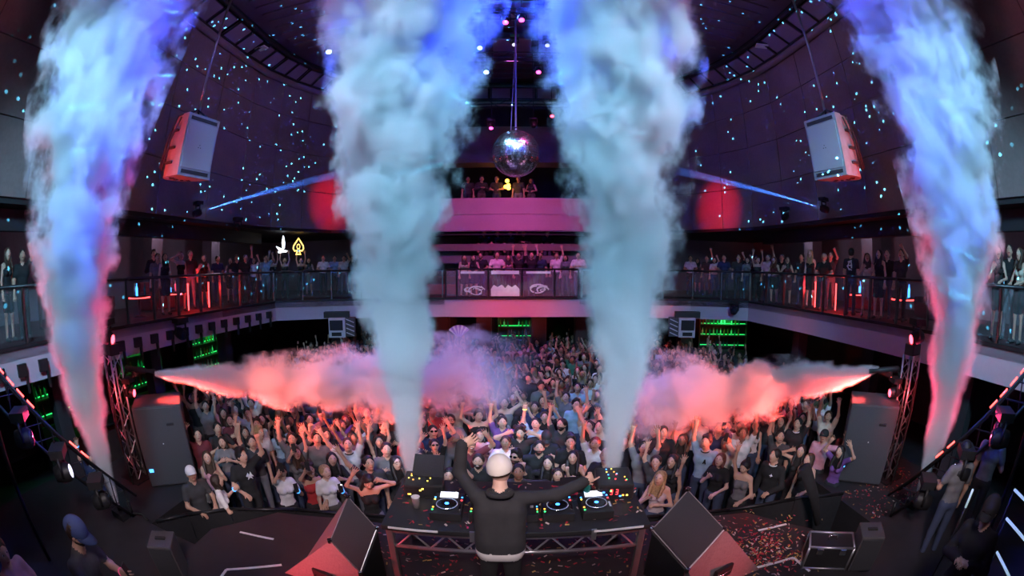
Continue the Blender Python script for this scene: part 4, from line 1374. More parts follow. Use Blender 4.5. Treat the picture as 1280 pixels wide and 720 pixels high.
mat('cup_plastic', (.8, .82, .85), .15, alpha=.45)
mat('drink', (.55, .42, .38), .3)
t = thing('plastic_cup', 'clear plastic cup of drink on the left of the table', 'cup', (-1.0, 3.80, TZ))
MB().use('cup_plastic').lathe([(.034, 0), (.046, .14), (.048, .14), (.044, .138), (.032, .004)], n=16).obj('cup_wall', t)
MB().use('drink').lathe([(.031, .006), (.037, .06)], n=16).obj('liquid', t)
mat('bottle_green', (.02, .22, .18), .12, trans=.3)
t = thing('bottle', 'green glass bottle standing among red confetti on the table', 'bottle', (.78, 3.98, TZ), 0)
t.rotation_euler = (0, math.radians(8), 0)
MB().use('bottle_green').lathe([(.034, 0), (.036, .02), (.036, .17), (.014, .23), (.013, .30)], n=14).obj('glass', t)
MB().use('white_plastic').lathe([(.014, .285), (.014, .305)], n=10).obj('bottle_cap', t)
# microphone-like goose cable and hoses
tag(MB().use('rubber').tube([(-.95, 4.0, TZ + .01), (-.6, 4.1, TZ + .012), (-.2, 4.15, TZ + .015), (.2, 4.1, TZ + .012), (.5, 4.2, TZ + .012)], .012, 6).obj('audio_cable'), 'black audio cable lying behind the players', 'cable')

# cryo units
for (x, y, z0, z1, lb) in ((-1.26, 4.78, 1.05, 1.62, 'behind the left rear of the table'), (1.26, 4.78, 1.05, 1.62, 'behind the right rear of the table'), (-5.6, 3.0, 1.2, 1.45, 'at the foot of the left outer smoke column'), (6.05, 3.08, 1.2, 1.45, 'at the foot of the right outer smoke column')):
    t = thing('cryo_unit', 'black cryo nozzle unit ' + lb, 'cryo unit', (x, y, z0), 0, 'cryo floor units')
    mb('black_metal').bevel_box((0, 0, .06), (.3, .22, .12), .015).obj('body', t)
    MB().use('chrome').lathe([(.03, .12), (.03, z1 - z0 - .06), (.045, z1 - z0 - .02)], n=12).obj('nozzle', t)
    MB().use('rubber').tube([(.1, .1, .06), (.3, .25, .04), (.5, .2, .03)], .02, 6).obj('hose', t)
    if z0 < 1.2:
        mb('black_metal').box((0, 0, -z0 / 2), (.26, .18, z0)).obj('stand', t)

# ------------------------------------------------------------------ loudspeakers
def hexa(m, c):
    return m.add(c, [(0, 1, 2, 3), (7, 6, 5, 4), (0, 4, 5, 1), (1, 5, 6, 2), (2, 6, 7, 3), (3, 7, 4, 0)])
mat('wedge_black', (.018, .018, .022), .75, bump=.25, scale=90)
mat('wedge_grille', (.026, .028, .034), .8, bump=.5, scale=220)
mat('wedge_side', (.16, .14, .15), .6, bump=.15, scale=40)
def wedge(px, lab, flip, low):
    F, R, N_, Lc = [atz(p[0], p[1], z) for p, z in zip(px, (2.30, 1.98, 1.62, 1.94))]
    Lc = F + N_ - R
    cen = (F + R + N_ + Lc) / 4
    base = Vector((cen.x, cen.y, SZ))
    t = thing('wedge_monitor', lab, 'loudspeaker', base, 0, 'stage wedges')
    top = [F, R, N_, Lc]
    out = [p + (Vector((p.x - cen.x, p.y - cen.y, 0)) * .02) for p in top]
    ob = atz(low[0], low[1], SZ)
    corner = R if flip else Lc
    sh = Vector((ob.x - corner.x, ob.y - corner.y, 0))
    bot = [Vector((p.x, p.y, SZ)) + (sh if (p is corner or p is F) else sh * .25) * (1 if p is not R or flip else .0) for p in top]
    loc = lambda q: [v - base for v in q]
    m = mb('wedge_side')
    hexa(m, loc(bot)[::-1] + loc(top)[::-1]) if False else m.add(loc(top) + loc(bot), [(0, 1, 2, 3), (7, 6, 5, 4), (0, 4, 5, 1), (1, 5, 6, 2), (2, 6, 7, 3), (3, 7, 4, 0)])
    b = m.obj('cabinet', t)
    nrm = (R - F).cross(Lc - F).normalized()
    if nrm.z < 0: nrm = -nrm
    ins = [cen + (p - cen) * .955 for p in top]
    gq = loc(ins) + loc([p + nrm * .022 for p in ins])
    mb('wedge_grille').add(gq, [(4, 5, 6, 7), (0, 4, 5, 1), (1, 5, 6, 2), (2, 6, 7, 3), (3, 7, 4, 0)]).obj('grille', t)
    # dark cloth on the inner face, trim along the edges, corner protectors
    inner = (R, N_) if not flip else (Lc, N_)
    outer = (Lc, N_) if not flip else (R, N_)
    qa, qb = inner
    dn = Vector((0, 0, -1))
    nn = (qb - qa).cross(dn).normalized()
    if nn.dot(qa - cen) < 0: nn = -nn
    ba = Vector((qa.x, qa.y, SZ + .02)); bb = Vector((qb.x, qb.y, SZ + .02))
    q = [qa.lerp(qb, .04) + dn * .03, qa.lerp(qb, .96) + dn * .03, ba.lerp(bb, .96), ba.lerp(bb, .04)]
    q = [v + nn * .004 for v in q]; q2 = [v + nn * .012 for v in q]
    mb('wedge_black').add(loc(q) + loc(q2), [(4, 5, 6, 7), (7, 6, 5, 4), (0, 4, 5, 1), (1, 5, 6, 2), (2, 6, 7, 3), (3, 7, 4, 0)]).obj('side_grille', t)
    for (p1, p2) in ((Lc, N_), (R, N_)):
        MB().use('alu').tube([p1 - base + nrm * .012, p2 - base + nrm * .012], .008, 5).obj('edge_trim', t)
    for p in top:
        mb('chrome').bevel_box(p - base, (.05, .05, .05), .012, .6).obj('corner_protector', t)
    mid = outer[0].lerp(outer[1], .5); on = Vector((-(outer[1] - outer[0]).y, (outer[1] - outer[0]).x, 0)).normalized()
    if on.dot(mid - cen) < 0: on = -on
    hz = (SZ + mid.z) / 2 - .1
    ed = (outer[1] - outer[0]); rz = math.atan2(ed.y, ed.x)
    hp = Vector((mid.x, mid.y, hz)) + sh * .62 * (mid.z - hz) / max(.1, mid.z - SZ) + on * .02 - base
    h_ = mb('black').box(hp, (.26, .05, .16), rz).obj('handle_cup', t)
    MB().use('chrome').tube([hp + Vector((-.1 * math.cos(rz), -.1 * math.sin(rz), 0)) + on * .03, hp + Vector((.1 * math.cos(rz), .1 * math.sin(rz), 0)) + on * .03], .012, 6).obj('handle_bar', h_)
wedge([(435, 620), (471, 660), (450, 716), (403, 668)], 'large black wedge monitor with red-lit flank left of the table', False, (356, 716))
wedge([(860, 612), (906, 661), (860, 712), (823, 657)], 'large black wedge monitor with a handle cup right of the table', True, (949, 712))

mat('cab_black', (.055, .052, .058), .7, bump=.2, scale=70)
mat('cab_edge', (.30, .06, .07), .5)
def stack_speaker(c, rz, lab, name='loudspeaker', size=(1.02, .85, 1.5)):
    t = thing(name, lab, 'loudspeaker', c, rz, 'stage loudspeakers')
    w, d, h = size
    mb('cab_black').bevel_box((0, 0, h / 2), size, .02).obj('cabinet', t)
    mb('wedge_grille').bevel_box((0, d / 2 + .01, h / 2), (w * .94, .03, h * .94), .01).obj('grille', t)
    mb('cab_black').bevel_box((0, -d / 2 - .006, h / 2), (w * .95, .02, h * .96), .006).obj('rear_panel', t)
    mb('black').bevel_box((w * .22, -d / 2 - .012, h * .78), (.16, .03, .05), .01).obj('handle_cup', t)
    mb('white_plastic').lathe([(.012, 0), (.012, .012)], c=(0, -d / 2 - .02, h * .55), n=8, M=Matrix.Rotation(PI / 2, 3, 'X')).obj('badge', t)
    mb('led_blue').box((-w * .4, -d / 2 - .02, h * .22), (.09, .012, .06)).obj('sticker', t)
    for x in (-1, 1):
        for y in (-1, 1):
            mb('rubber').lathe([(.03, -.02), (.03, .01)], c=(x * w * .42, y * d * .42, 0), n=8).obj('foot', t)
    return t
stack_speaker((-6.28, 5.0, .92), math.radians(-50) + PI * 0 + math.radians(100), 'tall black loudspeaker on the left stage wing') if False else None
ls = stack_speaker((-6.25, 5.05, .92), 0, 'tall black loudspeaker with a red-lit edge on the left stage wing')
ls.rotation_euler.z = math.atan2(6.25, 5.05) - .12
rs = stack_speaker((6.45, 5.0, .92), 0, 'tall black loudspeaker on the right stage wing beside the tower')
rs.rotation_euler.z = -math.atan2(6.45, 5.0) + .12
# small floor boxes
def small_box(px, z, lab, s=(.34, .36, .52), rz=.5):
    p = atz(px[0], px[1], z)
    t = thing('stage_box', lab, 'speaker', p, rz, 'small speakers on the stage')
    mb('cab_black').bevel_box((0, 0, s[2] / 2), s, .02).obj('cabinet', t)
    mb('wedge_grille').bevel_box((0, -s[1] / 2 - .005, s[2] / 2), (s[0] * .9, .02, s[2] * .9), .008).obj('grille', t)
    mb('rubber').box((0, 0, s[2] + .01), (.14, .05, .02)).obj('handle', t)
small_box((220, 716), SZ, 'small black speaker on the stage near the bottom left', rz=.55)
small_box((1072, 704), SZ, 'small black speaker on the stage behind the flight case', rz=-.6)

# flight case
p = atz(1029, 702, SZ)
t = thing('flight_case', 'open black flight case with bright metal edges on the stage', 'flight case', p, -.62)
w, d, h = .62, .34, .34
mb('black').bevel_box((0, 0, h / 2), (w, d, h), .01).obj('body', t)
for x in (-1, 1):
    for y in (-1, 1):
        MB().use('alu').tube([(x * w / 2, y * d / 2, 0), (x * w / 2, y * d / 2, h)], .018, 6).obj('edge_strip', t)
for z in (0.02, h):
    for y in (-1, 1):
        MB().use('alu').tube([(-w / 2, y * d / 2, z), (w / 2, y * d / 2, z)], .016, 6).obj('edge_strip', t)
    for x in (-1, 1):
        MB().use('alu').tube([(x * w / 2, -d / 2, z), (x * w / 2, d / 2, z)], .016, 6).obj('edge_strip', t)
for x in (-.16, .16):
    mb('chrome').bevel_box((x, -d / 2 - .015, h - .05), (.09, .03, .08), .008).obj('latch', t)
MB().use('chrome').tube([(-.06, 0, h + .01), (-.05, .02, h + .06), (.05, .02, h + .06), (.06, 0, h + .01)], .012, 6).obj('handle', t)
# folded black banner pole by the barrier
p0, p1 = atz(1022, 655, .9), aty(1006, 584, 4.25)
o = MB().use('barrier_cloth').tube([p0 - p0, (p1 - p0) * .5 + Vector((.04, 0, 0)), p1 - p0], [.05, .085, .10], 10).obj('rolled_banner', None, p0)
tag(o, 'rolled black fabric column leaning by the right barrier', 'banner')

# side lighting trusses sloping down to the stage lip, with heads and red strips
def side_truss(sx, side):
    a, b = Vector((sx * 5.75, 1.25, 3.65)), Vector((sx * 5.45, 3.15, 1.45))
    t = thing('side_truss', 'dark sloping lighting truss at the %s edge of the stage' % side, 'truss', a, 0, 'sloping side trusses')
    d = b - a; L = d.length; u = d.normalized()
    s1 = u.cross(Vector((1, 0, 0))).normalized() * .16; s2 = Vector((.16, 0, 0))
    for k in ((-1, -1), (1, -1), (1, 1), (-1, 1)):
        o = s1 * k[0] + s2 * k[1]
        MB().use('black_metal').tube([o, d + o], .024, 6).obj('chord', t)
    for k in range(10):
        p, q = d * (k / 10), d * ((k + 1) / 10)
        for (e, f) in ((s1 + s2, s1 - s2), (s1 - s2, -s1 - s2), (-s1 + s2, s1 + s2)):
            MB().use('black_metal').tube([p + e, q + f], .011, 5).obj('brace', t)
    for k in (0.02, .09, .16, .23, .52, .60):
        p = d * k - s1 * 1.25 - s2 * sx
        MB().use('strip_red').tube([p, p + u * .14], .014, 6).obj('red_lamp', t)
    for y in (0, 1):
        q = d * y
        MB().use('black_metal').tube([q, Vector((q.x, q.y, 1.2 - a.z))], .035, 8).obj('support_post', t)
    for k, ln in ((.25, 'lens_dark'), (.5, 'lens_white'), (.75, 'lens_dark')):
        p = a + d * k + s1 * 1.0 - Vector((sx * .28, 0, .1))
        moving_head(p, (sx * 2, 6, 3), 'dark moving head on the %s sloping truss, %s' % (side, {.25: 'upper', .5: 'middle', .75: 'lower'}[k]), ln, 1.1, 'heads on the sloping trusses')
side_truss(-1, 'left'); side_truss(1, 'right')
mat('led_tube', (.6, .7, .72), .3, emit=.5, ecol=(.6, .85, .9))
for i, (a, b, z) in enumerate((((1207, 634), (1216, 612), 2.2), ((1268, 612), (1282, 626), 2.4), ((1258, 648), (1282, 676), 2.2), ((1246, 690), (1262, 722), 1.8))):
    p, q = atz(*a, z), atz(*b, z + (.25 if i == 0 else 0))
    o = MB().use('led_tube').tube([Vector((0, 0, 0)), q - p], .018, 6).obj('tube_light', None, p)
    MB().use('black_metal').tube([Vector((0, 0, 0)), Vector((0, 0, 1.2 - p.z))], .012, 6).obj('stand', o)
    tag(o, ['pale tube light leaning beside the person in grey', 'short pale tube light at the right frame edge above the man in glasses', 'pale tube light just right of the man in glasses', 'pale tube light low in the right corner'][i], 'tube light', 'tube lights')

# ------------------------------------------------------------------ people
mat('cap_cream', (.72, .66, .58), .8, var=.08)
mat('cap_navy', (.03, .05, .14), .8)
mat('cap_black', (.015, .015, .017), .8)
mat('cap_white', (.75, .74, .74), .8)
mat('phone_black', (.02, .02, .022), .3)
mat('phone_screen', (.6, .7, .8), .2, emit=2.2, ecol=(.55, .75, 1.0))
mat('phone_flash', (1, 1, 1), .2, emit=160, ecol=(1, .95, .9))
mat('wristband', (.05, .35, .9), .4, emit=2.5, ecol=(.05, .35, 1))
mat('band_pink', (.8, .1, .25), .5, emit=.6, ecol=(1, .1, .3))
mat('print_white', (.75, .76, .8), .8)
mat('trim_white', (.7, .72, .74), .8)

phone_me = {}
def phone(mat4, label, screen=True, flash=False, group='phones held up in the crowd'):
    key = (screen, flash)
    if key not in phone_me:
        a = mb('phone_black').bevel_box((0, 0, 0), (.075, .009, .15), .004).mesh('case')
        b = mb('phone_screen' if screen else 'phone_black').box((0, .0055, 0), (.066, .002, .138)).mesh('screen')
        c = mb('phone_flash').lathe([(.006, 0), (.006, .003)], c=(.02, -.0065, .05), n=8, M=Matrix.Rotation(PI / 2, 3, 'X')).mesh('flash_lamp') if flash else None
        phone_me[key] = (a, b, c)
    a, b, c = phone_me[key]
    t = thing('mobile_phone', label, 'phone', (0, 0, 0), 0, group)
    t.matrix_world = mat4
    link('case', a, t); link('screen', b, t)
    if c is not None: link('flash_lamp', c, t)
    return t

def hand_phone(person, fig, i, label, **kw):
    """A phone closed in hand i of a placed figure, upright, screen toward its holder."""
    w, d, nr, st = fig['hands'][i]
    M = Matrix.Translation(person.location) @ Matrix.Rotation(person.rotation_euler.z, 4, 'Z')
    p = M @ (w + d * .10 + nr * .02)
    return phone(Matrix.Translation(p + Vector((0, 0, .04))) @ Matrix.Rotation(person.rotation_euler.z, 4, 'Z') @ Matrix.Rotation(-.25, 4, 'X'), label, **kw)

def wrist_band(person, fig, i, m='wristband'):
    w, d, nr, st = fig['hands'][i]
    x = d.orthogonal().normalized(); y = d.cross(x)
    MB().use(m).tube([w - d * .015 + (x * math.cos(a) + y * math.sin(a)) * .034 for a in [2 * PI * k / 12 for k in range(12)]], .009, 5, closed=True).obj('wristband', person)

# --- the man at the decks: arms (out, forward, up), turned away from the camera
dj = figure('m', 1.06, a=((.27, .06, -.01), (.51, .16, .05), 'point', (.75, .3, .25)), b=((.16, .2, .13), (.13, .24, .42), 'relaxed', (-.75, .15, .35)), sleeve='long', hair='crop', lean=.22, h=.014, hem=True, nod=.12, bulk=.98, tilt=.14)
o = place(dj, (-.10, 3.02, SZ), PI, (.022, .022, .025, 1), 'brown', 1, 'man in a black jacket and cream cap at the decks, arms spread')
for k_, m_ in enumerate(dj['body'].materials):
    if m_.name == 'trousers': dj['body'].materials[k_] = MATS['black_matte']
link('cap', cap_mesh(dj['Ms'] @ Matrix.Rotation(-.1, 4, 'X') @ Matrix.Scale(1.09, 4), 'cap_cream'), o)
# jacket details: collar roll and back yoke seam
MB().use('black_matte').tube([(.095 * math.cos(a), -.045 + .085 * math.sin(a), 1.575 + .015 * math.sin(a)) for a in [2 * PI * k / 18 for k in range(18)]], .026, 8, closed=True).obj('collar', o)

# --- the front of the crowd, each person read off the photograph (head position, look, pose)
# px, py, sex, skin, hair, hair colour, top colour, sleeve, arm on image left, arm on image right, extras, label
P = [
 (302, 570, 'm', 3, 'quiff', 'black', 'black', 'short', 'rail', 'fist', {'yaw': .6, 'logo': 'palm', 's': 1.05}, 'man in a black tee with a white palm print raising one fist'),
 (259, 572, 'f', 2, 'long_wave', 'brown', 'pink', 'none', 'down', 'mouth', {'smile': 1}, 'long-haired woman in pink left of the man in the palm-print tee'),
 (270, 602, 'f', 2, 'bob', 'dark brown', 'white', 'short', 'rail', 'phone', {'rz': 2.4, 'band': 1, 's': .95}, 'person in white with a glowing blue wristband turned from the stage'),
 (239, 592, 'm', 4, 'short', 'black', 'charcoal', 'short', 'rail', 'rail', {'capc': 'cap_white'}, 'man in a white cap beside the left stage loudspeaker'),
 (352, 590, 'f', 2, 'bun', 'black', 'white', 'short', 'phoneup', 'phone', {'band': 1, 'phones': (0, 1)}, 'woman in white holding two phones up at the barrier'),
 (387, 588, 'f', 4, 'curly', 'dark brown', 'red', 'none', 'phoneup', 'rail', {'smile': 1, 'phones': (0,), 'tilt': -.15}, 'laughing curly-haired woman in a red top filming'),
 (407, 590, 'f', 1, 'short', 'blonde', 'white', 'short', 'down', 'phone', {'flash': 1, 'band': 1}, 'person in a white tee whose phone torch shines'),
 (365, 549, 'm', 3, 'short', 'black', 'grey', 'short', 'up', 'upbent', {}, 'man in grey with both arms up behind the woman in white'),
 (435, 556, 'm', 2, 'crop', 'brown', 'white', 'short', 'upout', 'up', {'nod': -.5, 'trim': 1}, 'person in a white ringer tee with head thrown back, arms wide'),
 (415, 574, 'f', 2, 'long', 'black', 'black', 'short', 'down', 'clap', {}, 'dark-haired woman peeking over the phone torch'),
 (315, 553, 'm', 3, 'short', 'black', 'charcoal', 'short', 'up', 'down', {}, 'man just behind the palm-print tee with one open hand up'),
 (257, 508, 'm', 4, 'short', 'black', 'grey', 'short', 'up', 'up', {}, 'red-lit man with raised arms nearest the left jet nozzle'),
 (279, 517, 'f', 2, 'long', 'dark brown', 'pink', 'short', 'up', 'upbent', {}, 'red-lit woman in pink under the left smoke jet'),
 (272, 536, 'm', 4, 'short', 'black', 'black', 'short', 'clap', 'clap', {}, 'red-lit man in black clapping under the left smoke jet'),
 (247, 544, 'm', 3, 'crop', 'black', 'burgundy', 'short', 'upbent', 'down', {}, 'red-lit man in burgundy by the left loudspeaker edge'),
 (460, 601, 'f', 3, 'long', 'black', 'black', 'none', 'upbent', 'head', {'nod': .45, 'tilt': .2}, 'woman in a black tank top shielding her face by the left wedge'),
 (461, 579, 'm', 4, 'crop', 'black', 'charcoal', 'short', 'upout', 'down', {}, 'man right behind the woman in the black tank top'),
 (370, 566, 'f', 2, 'long_wave', 'brown', 'grey', 'short', 'phoneup', 'up', {'phones': (0,), 'nod': -.3}, 'woman in grey tilting her head back behind the curly-haired woman'),
 (495, 579, 'f', 2, 'long', 'black', 'black', 'short', 'down', 'wave', {'glasses': 'clear', 'yaw': .3}, 'woman in glasses and black beside the left middle smoke column'),
 (483, 562, 'm', 2, 'short', 'black', 'grey', 'short', 'clap', 'down', {}, 'man in grey with clasped hands left of the smoke column foot'),
 (543, 557, 'f', 3, 'short', 'black', 'black', 'short', 'upbent', 'up', {'glasses': 'dark'}, 'woman in dark sunglasses and black with both hands up'),
 (541, 540, 'm', 2, 'short', 'black', 'navy', 'short', 'up', 'upbent', {'glasses': 'dark'}, 'man in sunglasses and navy with raised arms'),
 (563, 526, 'm', 7, 'crop', 'black', 'grey', 'short', 'down', 'clap', {'glasses': 'clear', 'beard': 1, 's': 1.06}, 'bearded man in glasses and a grey shirt in front of violet smoke'),
 (598, 520, 'm', 2, 'quiff', 'black', 'black', 'none', 'fist', 'fist', {'s': 1.02}, 'man in a black vest with two fists in the air'),
 (626, 524, 'f', 2, 'long', 'black', 'grey', 'short', 'down', 'clap', {'glasses': 'dark'}, 'woman in sunglasses right of the man with two fists up'),
 (650, 541, 'm', 3, 'curly', 'black', 'black', 'short', 'head', 'head', {'nod': -.1}, 'man in black with both hands on his head'),
 (645, 572, 'm', 6, 'quiff', 'black', 'black', 'short', 'down', 'cross', {'glasses': 'dark', 'beard': 1, 'yaw': -.4}, 'bearded man in sunglasses right of the cream cap'),
 (648, 590, 'm', 7, 'crop', 'black', 'charcoal', 'long', 'down', 'point', {}, 'man reaching an arm out beyond the decks'),
 (598, 577, 'm', 4, 'short', 'dark brown', 'black', 'short', 'up', 'down', {'beard': 1, 'smile': 1}, 'smiling bearded man left of the cream cap'),
 (588, 556, 'm', 7, 'crop', 'black', 'burgundy', 'short', 'down', 'upbent', {'smile': 1}, 'dark-skinned man just under the raised hand of the man at the decks'),
 (674, 560, 'm', 4, 'short', 'black', 'black', 'short', 'peace', 'down', {'beard': 1}, 'bearded man in black between two taller men'),
 (683, 546, 'm', 4, 'none', 'black', 'black', 'short', 'down', 'clap', {'capc': 'cap_black', 'nod': .25}, 'man in a dark cap looking down mid-crowd'),
 (713, 553, 'm', 2, 'quiff', 'black', 'black', 'short', 'down', 'rail', {'smile': 1, 's': 1.04}, 'smiling tall man in black with a quiff'),
 (702, 531, 'm', 3, 'short', 'dark brown', 'charcoal', 'short', 'up', 'down', {'beard': 1, 'yaw': -.5}, 'bearded man in profile with a raised arm'),
 (685, 579, 'f', 2, 'long', 'black', 'black', 'short', 'peace', 'peace', {}, 'black-haired woman flashing hand signs with both hands'),
 (716, 572, 'f', 2, 'long', 'black', 'black', 'none', 'down', 'clap', {}, 'black-haired woman left of the bald man'),
 (697, 594, 'f', 3, 'bob', 'dark brown', 'charcoal', 'short', 'rail', 'rail', {}, 'short woman low behind the decks'),
 (757, 570, 'm', 3, 'none', 'black', 'black', 'short', 'rail', 'rail', {'s': 1.06}, 'bald man in black standing behind the right of the decks'),
 (720, 506, 'm', 2, 'quiff', 'black', 'pale blue', 'short', 'down', 'up', {}, 'man in a pale blue tee with one arm up'),
 (736, 533, 'f', 3, 'long', 'brown', 'white', 'short', 'up', 'up', {'smile': 1}, 'smiling woman in white with arms up near the right middle column'),
 (750, 522, 'm', 3, 'short', 'black', 'black', 'short', 'upbent', 'up', {}, 'man in black with arms up touching the right middle column'),
 (561, 594, 'f', 3, 'long_wave', 'black', 'black', 'none', 'up', 'upbent', {'tilt': .3, 'nod': -.2}, 'dark-haired woman dancing right behind the left deck'),
 (526, 572, 'm', 3, 'short', 'black', 'charcoal', 'short', 'up', 'down', {}, 'man in charcoal right beside the left middle column foot'),
 (670, 530, 'm', 3, 'crop', 'black', 'pale blue', 'short', 'up', 'down', {}, 'man in pale blue with a yellow wristband mid-crowd'),
 (825, 598, 'f', 2, 'long_wave', 'blonde', 'silver', 'none', 'mouth', 'cross', {}, 'blonde woman in a silver sequin top at the barrier'),
 (840, 577, 'f', 3, 'long', 'black', 'black', 'none', 'down', 'down', {'smile': 1}, 'smiling dark-haired woman behind the blonde woman'),
 (820, 578, 'f', 3, 'ponytail', 'dark brown', 'charcoal', 'short', 'up', 'wave', {'smile': 1, 'tilt': -.1}, 'woman with an arm up at the foot of the right middle column'),
 (805, 560, 'm', 4, 'crop', 'black', 'grey', 'short', 'up', 'up', {}, 'man in grey with arms up in blue smoke right of the column'),
 (883, 553, 'm', 3, 'quiff', 'black', 'pale blue', 'short', 'up', 'down', {'trim': 1, 'logo': 'chevron', 's': 1.05}, 'man in a pale jersey with a dark chevron raising an arm'),
 (900, 575, 'f', 1, 'bob', 'auburn', 'black', 'short', 'mouth', 'rail', {}, 'auburn-haired woman in black with a hand at her mouth'),
 (931, 584, 'f', 2, 'bun', 'black', 'grey', 'none', 'up', 'rail', {'nod': .15}, 'woman in a grey strap top with one arm straight up'),
 (969, 570, 'm', 3, 'crop', 'black', 'black', 'long', 'down', 'rail', {'yaw': -.5, 'trim': 1, 'logo': 'star'}, 'man in a black bomber jacket with white trim'),
 (1001, 564, 'f', 3, 'long', 'black', 'black', 'none', 'head', 'down', {'smile': 1}, 'smiling woman in black with a hand on her head'),
 (1011, 575, 'f', 3, 'long_wave', 'brown', 'black', 'none', 'down', 'rail', {'yaw': -.5, 'smile': 1}, 'long-haired woman beside the rolled banner'),
 (997, 530, 'm', 3, 'short', 'black', 'black', 'short', 'down', 'up', {'trim': 1}, 'man in a black jersey with white piping, arm up'),
 (1030, 545, 'm', 4, 'none', 'black', 'pink', 'short', 'down', 'wave', {'capc': 'cap_black'}, 'man in a black cap and pink top near the right loudspeaker'),
 (1035, 521, 'm', 3, 'short', 'brown', 'cream', 'short', 'up', 'up', {}, 'red-lit man with both arms up by the right jet nozzle'),
 (1061, 541, 'm', 3, 'short', 'black', 'burgundy', 'short', 'down', 'down', {}, 'red-lit man half hidden by the right loudspeaker'),
 (975, 546, 'm', 4, 'short', 'black', 'charcoal', 'short', 'up', 'down', {'yaw': .5}, 'man in charcoal in profile under the right smoke jet'),
 (1050, 565, 'f', 3, 'long', 'black', 'purple', 'short', 'upbent', 'upbent', {}, 'woman in purple with raised hands left of the right loudspeaker'),
]
taken = []
LOGOS = {'palm': [[(-.06, .0), (-.02, .05), (.0, .01), (.03, .06), (.05, .01), (.07, -.02), (.02, -.01), (.05, -.06), (.0, -.03), (-.04, -.06), (-.02, -.02)]],
         'chevron': [[(-.03, -.035), (-.018, -.035), (.0, .02), (.018, -.035), (.03, -.035), (.008, .04), (-.008, .04)]],
         'star': [[(0, .03), (.008, .008), (.03, 0), (.008, -.008), (0, -.03), (-.008, -.008), (-.03, 0), (-.008, .008)]]}
def logo_part(o, kind, s, matn, yoff=-.128, z=1.30, x=.04):
    m = mb(matn)
    for poly in LOGOS[kind]:
        n_ = len(poly)
        cx, cz = sum(p[0] for p in poly) / n_, sum(p[1] for p in poly) / n_
        m.add([((x + px) * s, yoff * s - .012, (z + pz) * s) for px, pz in poly] + [((x + cx) * s, yoff * s - .016, (z + cz) * s)] + [((x + px) * s, yoff * s + .03, (z + pz) * s) for px, pz in poly],
              [(i, (i + 1) % n_, n_) for i in range(n_)] + [(i, n_ + 1 + i, n_ + 1 + (i + 1) % n_, (i + 1) % n_) for i in range(n_)])
    q = m.obj('print', o)

for i, (px, py, sex, skin, hair, hc, top, sl, a, b, ex, lab) in enumerate(P):
    s = ex.get('s', .96 if sex == 'f' else 1.02)
    bare = 'capc' in ex
    f = figure(sex, s, a, b, sl, 'trousers', yaw=ex.get('yaw', rng.uniform(-.2, .2)), nod=ex.get('nod', -.36), tilt=ex.get('tilt', rng.uniform(-.08, .08)), h=.019, hair=('none' if bare else hair),
               beard=bool(ex.get('beard')), smile=bool(ex.get('smile')), glasses=ex.get('glasses'), seed=i)
    p = atz(px, py, 1.62 * s)
    rz = ex['rz'] if 'rz' in ex else face_to(p.x, p.y, 0, 2.0) + rng.uniform(-.15, .15)
    if 'rz' not in ex:
        p -= Vector((math.sin(rz) * .025, -math.cos(rz) * .025, 0))
    o = place(f, (p.x, p.y, 0), rz, top, hc, skin, lab, 'crowd at the barrier')
    taken.append((p.x, p.y))
    if bare:
        link('cap', cap_mesh(f['Ms'], ex['capc']), o)
    if 'logo' in ex:
        logo_part(o, ex['logo'], s, 'print_white' if top == 'black' else 'black', yoff=-.112)
    if 'trim' in ex:
        tm = 'trim_white' if top == 'black' else 'black'
        MB().use(tm).tube([(.075 * s * math.cos(q), (-.01 + .068 * math.sin(q)) * s, (1.475 - .02 * (1 - math.sin(q)) / 2) * s) for q in [2 * PI * k / 16 for k in range(16)]], .011, 5, closed=True).obj('collar_trim', o)
    if ex.get('band'):
        wrist_band(o, f, 1)
    for h_ in ex.get('phones', ()):
        hand_phone(o, f, h_, 'phone held up by the ' + {352: ('woman in white, higher one', 'woman in white, lower one')[h_], 387: 'laughing woman in red', 370: 'woman in grey tilting her head back'}[px], screen=True)
    if ex.get('flash'):
        ph = hand_phone(o, f, 1, 'phone with its torch shining toward the stage', flash=True)
        q = ph.matrix_world.translation
    if px == 670:
        MB().use('led_yellow').tube([f['hands'][0][0] + Vector((.034 * math.cos(k * PI / 6), .034 * math.sin(k * PI / 6), 0)) for k in range(12)], .009, 5, closed=True).obj('wristband', o)

# --- staff at the stage edges
f = figure('m', 1.03, ((.08, .12, -.24), (-.06, .36, -.2), 'relaxed', None), ((.06, .12, -.24), (-.1, .34, -.18), 'relaxed', None), 'short', 'trousers', yaw=.1, nod=.42, h=.015, hair='short', beard=True, lean=.12)
p = atz(78, 655, 2.92)
o = place(f, (p.x, p.y, 1.2), 2.1, (.075, .075, .08, 1), 'dark brown', 2, 'man in a dark grey tee and navy cap looking at his phone, bottom left')
link('cap', cap_mesh(f['Ms'] @ Matrix.Scale(1.03, 4), 'cap_navy'), o)
wrist_band(o, f, 1, 'band_pink')
hand_phone(o, f, 1, 'dark phone in the hands of the man in the navy cap', screen=False, group='phones of the stage crew')
f = figure('m', 1.03, 'cross', 'cross', 'long', 'trousers', nod=.05, yaw=.0, h=.015, hair='short', glasses='clear')
p = atz(1237, 640, 2.85)
o = place(f, (p.x, p.y, 1.2), -1.5, 'black', 'black', 3, 'man in black with glasses and a dark cap at the bottom right')
link('cap', cap_mesh(f['Ms'] @ Matrix.Scale(1.06, 4), 'cap_black'), o)
f = figure('m', 1.0, 'down', 'rail', 'short', 'trousers', nod=.35, h=.017, hair='short')
p = atz(1206, 572, 2.55)
o = place(f, (p.x, p.y, 1.0), 2.6, 'grey', 'black', 4, 'person in a grey tee bending behind the right sloping truss')
